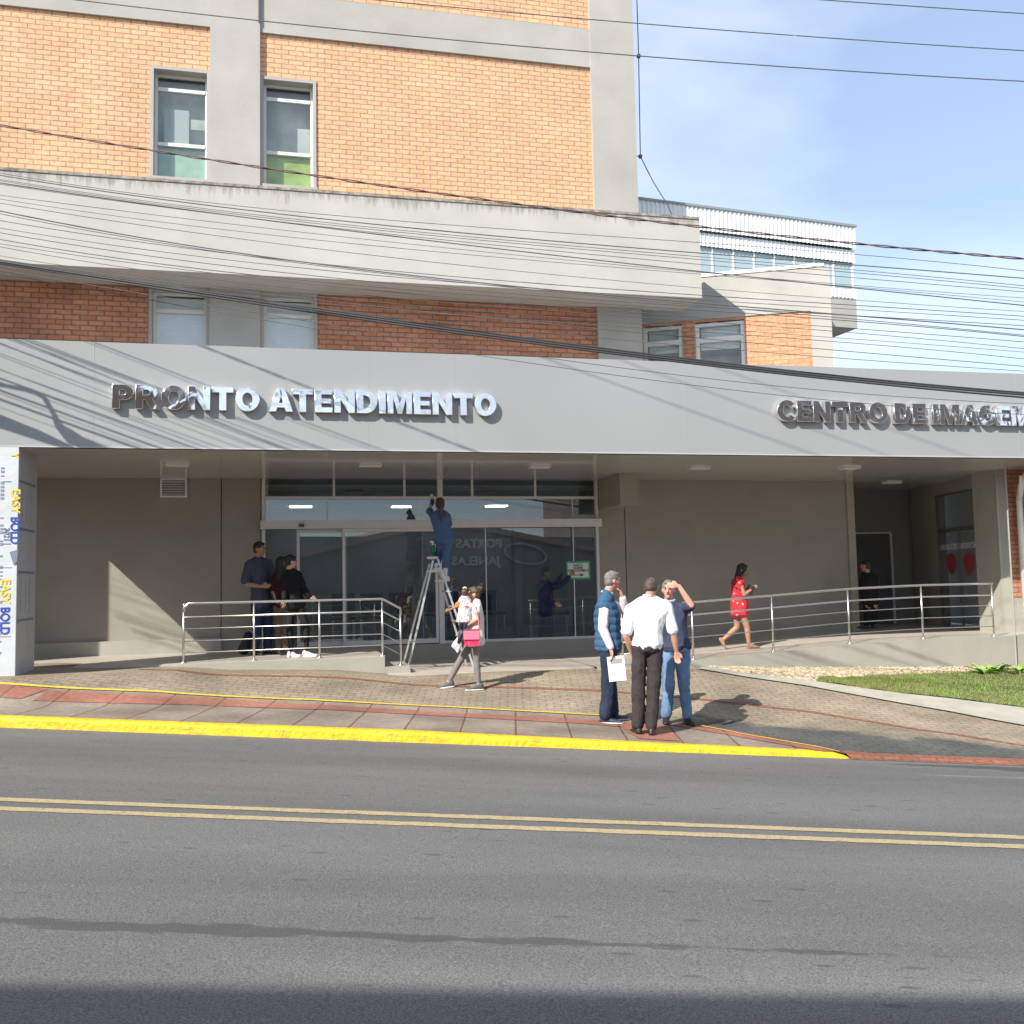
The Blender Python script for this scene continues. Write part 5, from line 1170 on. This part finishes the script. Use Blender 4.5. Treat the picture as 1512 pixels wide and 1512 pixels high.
# man in white shirt, back to us
t, J, root, s = person('man in white short-sleeved shirt and dark trousers with his back turned', (952, 1085), dict(hd=(963, 871, 0), nk=(960, 888, 0), sa=(932, 902, 0), sb=(987, 902, 0), ea=(925, 941, -.03), wa=(934, 966, .06), eb=(995, 941, -.02), wb=(1000, 965, .04), ha=(945, 957, 0), hb=(969, 957, 0), ka=(943, 1018, -.02), kb=(965, 1020, -.02), na=(942, 1074, 0), nb=(961, 1078, -.04)),
    SKIN_R, face=(.35, .92, -.08), chestf=(.08, 1, 0), b=1.05, top=cloth('white_shirt_cloth', (.70, .74, .76)), sleeves='short', bottom=cloth('charcoal_trousers', (.045, .037, .040)), legw=1.12, shoes=m_shoeb, hair='bald', hairm=HGB, toes=((-.2, 1), (.15, 1)), collar=cloth('white_collar_b', (.70, .74, .76)), fingers=((.5, .2, -.8), (.1, .1, -1)), faceparts=True)
# man in navy polo shading his eyes
t, J, root, s = person('man in navy polo and blue jeans shading his eyes with one hand', (1000, 1068), dict(hd=(988, 874, 0), nk=(990, 893, 0), sa=(971, 905, .02), sb=(1011, 903, 0), ea=(966, 935, -.02), wa=(969, 960, -.08), eb=(1017, 897, -.22), wb=(1000, 869, -.20), ha=(988, 959, 0), hb=(1008, 959, 0), ka=(987, 1014, -.03), kb=(1010, 1014, -.03), na=(984, 1056, 0), nb=(1014, 1057, -.05)),
    SKIN_R, face=(-.25, -.95, .02), chestf=(-.1, -1, 0), b=1.1, top=cloth('navy_polo_cloth', (.045, .055, .10)), bottom=cloth('light_blue_jeans', (.13, .215, .35), a=.25, n=6), shoes=m_shoeb, hair='short', hairm=HG, toes=((-.2, -1), (.2, -1)), collar=cloth('striped_collar', (.35, .35, .38)), fingers=(None, (-.95, -.1, .12)))
# woman carrying a child
rw = hit(692, 1017)
t, J, root, s = person('woman in grey leggings walking with a small child on her arm', (692, 1017), dict(hd=(700, 880, 0), nk=(704, 892, 0), sa=(702, 899, .13), sb=(705, 898, -.12), ea=(696, 916, .16), wa=(684, 918, .05), eb=(707, 915, -.16), wb=(691, 924, -.15), ha=(700, 946, .07), hb=(703, 946, -.07), ka=(680, 975, .06), kb=(704, 978, -.07), na=(663, 1004, .06), nb=(707, 1009, -.07)),
    SKIN, female=True, face=(-.97, -.1, -.05), chestf=(-.98, -.1, 0), b=1.0, hs=.93, top=cloth('cream_top', (.66, .60, .54)), sleeves='cap', hem=-.04, bottom=cloth('grey_leggings', (.19, .185, .18), a=.05), legs='leggings', shoes=M('grey_trainer', (.09, .09, .09), .6), sole=m_solew, hair='bun', hairm=HBR, toes=((-.97, -.1, -.1), (-.97, -.2)), faceparts=True)
# child
s0 = s; cz = root
cr_ = attach_world(root, Vector(((688-692)*s, -.12, (1017-930)*s)))
t, Jc, rc, s = person('small child in floral dress with orange sleeves carried on the arm', (688, 930), dict(hd=(689, 877.5, 0), nk=(689, 885.5, 0), sa=(682, 890.5, .02), sb=(695, 890.5, 0), ea=(676, 897, -.05), wa=(667, 900.5, -.08), eb=(698, 896, .06), wb=(702, 890, .10), ha=(685.5, 911, 0), hb=(691, 911, 0), ka=(683, 922, -.06), kb=(690, 923, -.05), na=(681, 935, -.04), nb=(687, 936, -.03)),
    SKIN_T, root=cr_, hs=.62, b=.52, female=True, face=(.15, .95, .05), chestf=(.1, 1, 0), top=None, dress=(floral('child_floral', (.72, .68, .74), [(.75, .2, .12), (.1, .14, .45), (.7, .3, .35)], .30, 26), .07, .115), bottom=cloth('dark_child_leggings', (.03, .035, .06)), legs='leggings', shoes=M('child_shoe', (.05, .05, .08), .6), hair='short', hairm=HBR, toes=((-.3, .3, -.6), (-.2, .3, -.6)), plant=(False, False), faceparts=False)
m_orange = cloth('orange_sleeve', (.75, .20, .06))
for a_, e_ in (('sa', 'ea'), ('sb', 'eb')): B = Body(); B.hull((Jc[a_], .040), (Jc[a_].lerp(Jc[e_], .6), .044)); B.build('sleeve', m_orange, t, vox=.008, smooth=2)
B = Body(); [B.hull((Jc['hd']+Vector((dx, -.02, .075+dz)), .014)) for dx, dz in ((-.02, 0), (.0, .01), (.02, .0))]; B.build('hair_bow', M('hair_bow', (.55, .5, .35), .6), t, vox=.006, smooth=1)
# pink bag with fringe, white carrier bag
def bagp(x, y, dy): return attach_world(root if False else rw, Vector(((x-692)*s0, dy, (1017-y)*s0)))
c = bagp(699, 938, -.26)
t = thing('handbag', c-Vector((0, 0, .1)), 'bright pink fringed shoulder bag at the hip of the woman with the child', 'bag')
bevel(MB().obox(c, ch, fh, Vector((0, 0, 1)), .112, .03, .062).build('bag_body', M('pink_leather', (.75, .16, .26), .5), t), .01)
mb = MB()
for k in range(13): x_ = -.10+k*.0167; mb.obox(c+ch*x_-Vector((0, 0, .09+.012*(k % 2))), ch, fh, Vector((0, 0, 1)), .0062, .008, .05)
mb.build('fringe', M('magenta_fringe', (.72, .02, .12), .5), t)
MB().tube([c+ch*.1+Vector((0, 0, .05)), bagp(709, 915, -.2), bagp(705, 897, -.19), bagp(701, 905, -.2)], .006, 6).build('strap', M('pink_strap', (.6, .15, .25), .5), t)
MB().obox(c+Vector((0, 0, .072)), ch, fh, Vector((0, 0, 1)), .11, .028, .012).build('bag_flap', M('dark_pink_leather', (.25, .06, .08), .5), t)
t = thing('carrier_bag', bagp(678, 964, -.12), 'crumpled white carrier bag hanging in front of the walking woman', 'bag')
B = Body(); g_ = lambda x, y, dy=0: Vector(((x-678)*s0, dy, (964-y)*s0)); B.hull((g_(683, 938), .022), (g_(673, 953), .035), (g_(682, 950), .035)); B.hull((g_(672, 953), .03), (g_(682, 951), .03), (g_(677, 963), .012)); t.rotation_euler = (0, 0, -psi)
B.build('bag_body', M('white_plastic', (.72, .73, .75), .4), t, vox=.009, smooth=2, wrinkle=.012, wscale=14)
# woman in red dress on the ramp
t, J, root, s = person('woman with long black hair in red floral dress walking up the ramp', (1094, 957), dict(hd=(1097, 843, 0), nk=(1091, 856, 0), sa=(1089, 861, .14), sb=(1091, 861, -.14), ea=(1094, 878, .15), wa=(1105, 871, .06), eb=(1096, 879, -.17), wb=(1107, 872, -.12), ha=(1091, 901, .07), hb=(1094, 901, -.07), ka=(1090, 927, .07), kb=(1102, 927, -.07), na=(1070, 944, .07), nb=(1104, 951, -.08)),
    SKIN_T, floorz=.565, female=True, face=(.9, -.15, -.3), chestf=(1, -.05, 0), b=1.08, hs=.95, top=None, dress=(floral('red_floral', (.62, .03, .05), [(.75, .6, .5), (.75, .35, .1), (.7, .3, .4)], .20, 13), .53, .185), legs='bare', hair='long', hairm=HB, toes=((.55, 0, -.85), (1, -.1)), plant=(False, True))
def flat(root, foot, s): return lambda x, y, dy=0: attach_world(root, Vector(((x-foot[0])*s, dy, (foot[1]-y)*s)))
W_ = flat(root, (1094, 957), s)
c = W_(1110, 872, -.05)
th_ = thing('handbag', c-Vector((0, 0, .1)), 'small black bag held up by the woman in the red dress', 'bag')
bevel(MB().obox(c, (ch-Vector((0, 0, .4))).normalized(), fh, (Vector((0, 0, 1))+ch*.4).normalized(), .04, .09, .075).build('bag_body', M('black_bag', (.02, .02, .03), .5), th_), .012)
MB().tube([W_(1083, 862, -.1), W_(1086, 868, -.16), W_(1094, 873, -.17), W_(1106, 875, -.15)], .008, 6).build('strap', m_black, th_)
for (x, y, dx, dz) in ((1104, 951, 1, 0), (1070, 944, .55, -.85)):
    pass
# cleaner on the ladder
LZ = 15.45
lroot = atC(655, 862, LZ)
t, J, root, s = person('cleaner in blue scrubs standing on the stepladder wiping the glass', (655, 862), dict(hd=(650, 745, 0), nk=(652, 757, 0), sa=(639.5, 762, 0), sb=(661, 763, 0), ea=(633, 752, .12), wa=(637, 740, .26), eb=(663, 776, .12), wb=(652, 782, .25), ha=(652, 797, 0), hb=(661, 797, 0), ka=(647, 820, .14), kb=(658, 823, .04), na=(645, 838, .02), nb=(658, 852, .0)),
    SKIN, root=lroot, female=True, face=(-.2, .95, .2), chestf=(-.1, 1, 0), b=.98, hs=.97, top=cloth('blue_scrubs', (.07, .125, .25)), sleeves='short', hem=.0, bottom=cloth('blue_scrub_trousers', (.07, .12, .24)), hair='ponytail', hairm=HBR, toes=((-.9, .3), (-.9, .25)), plant=(False, False), shoes=M('white_rubber_boot', (.66, .64, .62), .4), legw=.95)
B = Body(); B.hull((J['nb']+Vector((0, 0, -.01)), .048), (J['nb']+Vector((.0, 0, .12)), .052)); B.hull((J['na']+Vector((0, 0, -.01)), .046), (J['na']+Vector((0, 0, .04)), .048)); B.build('boot_shaft', M('white_rubber', (.66, .64, .62), .4), t, vox=.008, smooth=2)
B = Body(); B.hull((J['wa'], .036), (J['wa']+Vector((0, .06, .08)), .035)); B.hull((J['wa'].lerp(J['ea'], .3), .033), (J['wa'], .036)); B.build('glove', M('dark_glove', (.02, .04, .09), .5), t, vox=.008, smooth=2)
C_ = flat(root, (655, 862), s)
tb = thing('cleaning_cloth', C_(637, 732, .3), 'pale cleaning cloth pressed on the upper glass by the cleaner', 'cloth')
B = Body(); B.hull((Vector((0, 0, .05)), .02), (Vector((-.05, 0, -.03)), .02), (Vector((.05, 0, -.05)), .02)); tb.rotation_euler = (0, 0, -psi); B.build('cloth', M('pale_cloth', (.55, .58, .62), .8), tb, vox=.008, smooth=2, wrinkle=.01, wscale=20)
tb = thing('spray_bottle', C_(640, 818, .02), 'green and white cleaner bottle standing on the ladder top', 'bottle'); tb.rotation_euler = (0, 0, -psi)
MB().tube([(0, 0, -.02), (0, 0, .12), (0, 0, .15)], [.035, .035, .015], 12).build('bottle_body', M('green_bottle', (.02, .16, .08), .4), tb, smooth=True, local=True)
MB().tube([(0, 0, .15), (0, 0, .20)], [.02, .024], 8).box(-.05, .02, -.012, .012, .19, .215).build('spray_head', m_white, tb, smooth=False, local=True)
# ladder
t = thing('stepladder', atC(645, 985, LZ), 'tall open aluminium stepladder standing at the entrance glass', 'ladder')
La = lambda x, y, dy: atC(x, y, LZ)+fh*dy
def leg(x0, y0, x1, y1, dy, tz, nm):
    a = La(x0, y0, dy*.7); b_ = La(x1, y1, dy); b_.z = tz
    return MB().bar(a, b_, .032, .022, fh).build(nm, m_ladder, t), a, b_
zl = .437
f1, a1, b1 = leg(648, 826, 701, 988, -.28, zl, 'leg'); f2, a2, b2 = leg(641, 830, 688, 990, .24, zl, 'leg')
f3, a3, b3 = leg(641, 828, 605, 985, -.28, zl, 'leg'); f4, a4, b4 = leg(633, 832, 592, 982, .24, zl, 'leg')
for k in range(1, 7):
    u = k/7.2+.02; p = a1.lerp(b1, u); q_ = a2.lerp(b2, u); q_.z = p.z
    MB().bar(p, q_, .085, .02, Vector((0, 0, 1))).build('step', m_ladder, t)
for u in (.35, .75): MB().bar(a3.lerp(b3, u), a4.lerp(b4, u), .03, .015).build('brace', m_ladder, t)
MB().bar(La(640, 824, -.24), La(640, 824, .24), .17, .035).build('top_platform', m_ladder, t)
MB().bar(a1.lerp(b1, .6), a3.lerp(b3, .6), .012).build('spreader', m_ladder, t) if False else None
# three people left of the doors on the platform
t, J, root, s = person('man in grey blue t-shirt and jeans standing on the entrance platform', (385, 967), dict(hd=(384, 812, 0), nk=(381, 827, 0), sa=(370, 835, -.10), sb=(393, 833, .14), ea=(367, 863, -.18), wa=(391, 867, -.20), eb=(404, 862, .15), wb=(411, 872, .0), ha=(381, 895, -.07), hb=(392, 895, .08), ka=(382, 928, -.08), kb=(393, 926, .09), na=(378, 960, -.06), nb=(392, 957, .12)),
    SKIN_T, floorz=.695, face=(.93, -.3, -.05), chestf=(.8, -.45, 0), b=1.12, top=cloth('grey_blue_tee', (.06, .065, .095)), bottom=cloth('indigo_jeans', (.025, .04, .085), a=.2, n=6), shoes=m_shoeb, hair='short', hairm=HB, toes=((.8, -.6), (.9, .1)), fingers=((1, -.1, .05), None))
t, J, root, s = person('person in maroon top behind the man in the grey blue shirt', (413, 963), dict(hd=(417, 833, 0), nk=(417, 847, 0), sa=(408, 854, 0), sb=(426, 854, 0), ea=(405, 874, -.05), wa=(411, 888, -.1), eb=(429, 874, 0), wb=(424, 886, -.1), ha=(412, 895, 0), hb=(421, 895, 0), ka=(412, 927, 0), kb=(422, 927, 0), na=(412, 957, 0), nb=(422, 957, 0)),
    SKIN_T, zc=15.35, floorz=None, root=atC(413, 963, 15.35)*1 if False else None, female=True, face=(.6, .7, 0), b=.98, hs=.95, top=cloth('maroon_top', (.045, .012, .012)), bottom=cloth('tan_trousers', (.13, .09, .065)), shoes=m_shoeb, hair='long', hairm=HB, toes=((.3, -.8), (.5, -.7)), plant=(False, False))
t, J, root, s = person('woman in black with white trainers resting one hand on the rail', (441, 970), dict(hd=(430, 831, 0), nk=(430, 845, 0), sa=(422, 852, -.05), sb=(441, 851, .05), ea=(424, 872, -.15), wa=(425, 886, -.2), eb=(450, 872, .0), wb=(460, 884.5, -.10), ha=(430, 894, 0), hb=(440, 894, 0), ka=(429, 927, -.06), kb=(453, 925, -.03), na=(430, 961, 0), nb=(453, 960, -.02)),
    SKIN, floorz=.695, female=True, face=(.75, .55, -.15), chestf=(.6, -.4, 0), b=1.05, hs=.93, top=cloth('black_jumper', (.013, .013, .015)), sleeves='long', bottom=cloth('black_leggings', (.018, .017, .018)), legs='leggings', shoes=m_shoew, sole=m_solew, hair='short', hairm=HB, toes=((.85, -.5), (.95, -.3)), fingers=(None, (.95, -.2, -.25)))
q_ = atZ(364, 967, .695)
t = thing('backpack', q_, 'black backpack on the floor beside the man in jeans', 'bag'); t.rotation_euler = (0, 0, -psi)
B = Body(); B.hull((Vector((-.07, .1, .08)), (.1, .09, .08)), (Vector((.0, .1, .32)), (.07, .06, .06))); B.build('bag_body', M('black_nylon', (.02, .021, .024), .6), t, vox=.01, smooth=3, wrinkle=.012)
MB().tube([(.03, .02, .1), (.08, -.02, .2), (.04, .02, .34)], .012, 6).build('strap', m_black, t, local=True)
# man inside, taping the notice
ir = atC(806, 950, 17.9); ir.z = .70
t, J, root, s = person('bearded worker in navy behind the glass taping the notice', (806, 953), dict(hd=(808, 856, 0), nk=(805, 869, 0), sa=(797, 877, .1), sb=(812, 876, -.1), ea=(804, 893, -.12), wa=(818, 900, -.2), eb=(826, 876, -.24), wb=(840, 862, -.30), ha=(802, 913, .0), hb=(811, 913, 0), ka=(802, 934, 0), kb=(811, 934, 0), na=(802, 950, 0), nb=(812, 950, 0)),
    SKIN_T, root=ir, floorz=.70, face=(.92, -.35, 0), chestf=(.7, -.6, 0), b=1.05, top=cloth('navy_uniform', (.025, .035, .085)), sleeves='long', bottom=cloth('navy_uniform_trousers', (.02, .025, .05)), shoes=m_shoeb, hair='curly', hairm=HB, toes=((.8, -.5), (.8, -.5)), plant=(False, False), fingers=(None, (.7, -.3, .6)))
# dark figure in the right doorway
dr_ = atZ(1285, 927, .67)
t, J, root, s = person('dark clothed person standing inside the right doorway', (1285, 927), dict(hd=(1279, 836, 0), nk=(1281, 848, 0), sa=(1274, 855, 0), sb=(1291, 855, 0), ea=(1273, 873, 0), wa=(1277, 889, -.05), eb=(1293, 873, 0), wb=(1291, 889, -.05), ha=(1281, 888, 0), hb=(1289, 888, 0), ka=(1281, 906, 0), kb=(1289, 906, 0), na=(1281, 922, 0), nb=(1289, 922, 0)),
    SKIN_T, root=atC(1285, 927, 18.6+.0)*1, face=(-.6, .5, 0), chestf=(-.3, .8, 0), b=1.05, top=cloth('black_clothes', (.012, .012, .014)), sleeves='long', bottom=cloth('black_clothes_b', (.012, .012, .014)), shoes=m_shoeb, hair='short', hairm=HB, toes=((-.6, .5), (-.6, .5)), plant=(False, False), faceparts=False)

bpy.data.scenes.remove(WS)
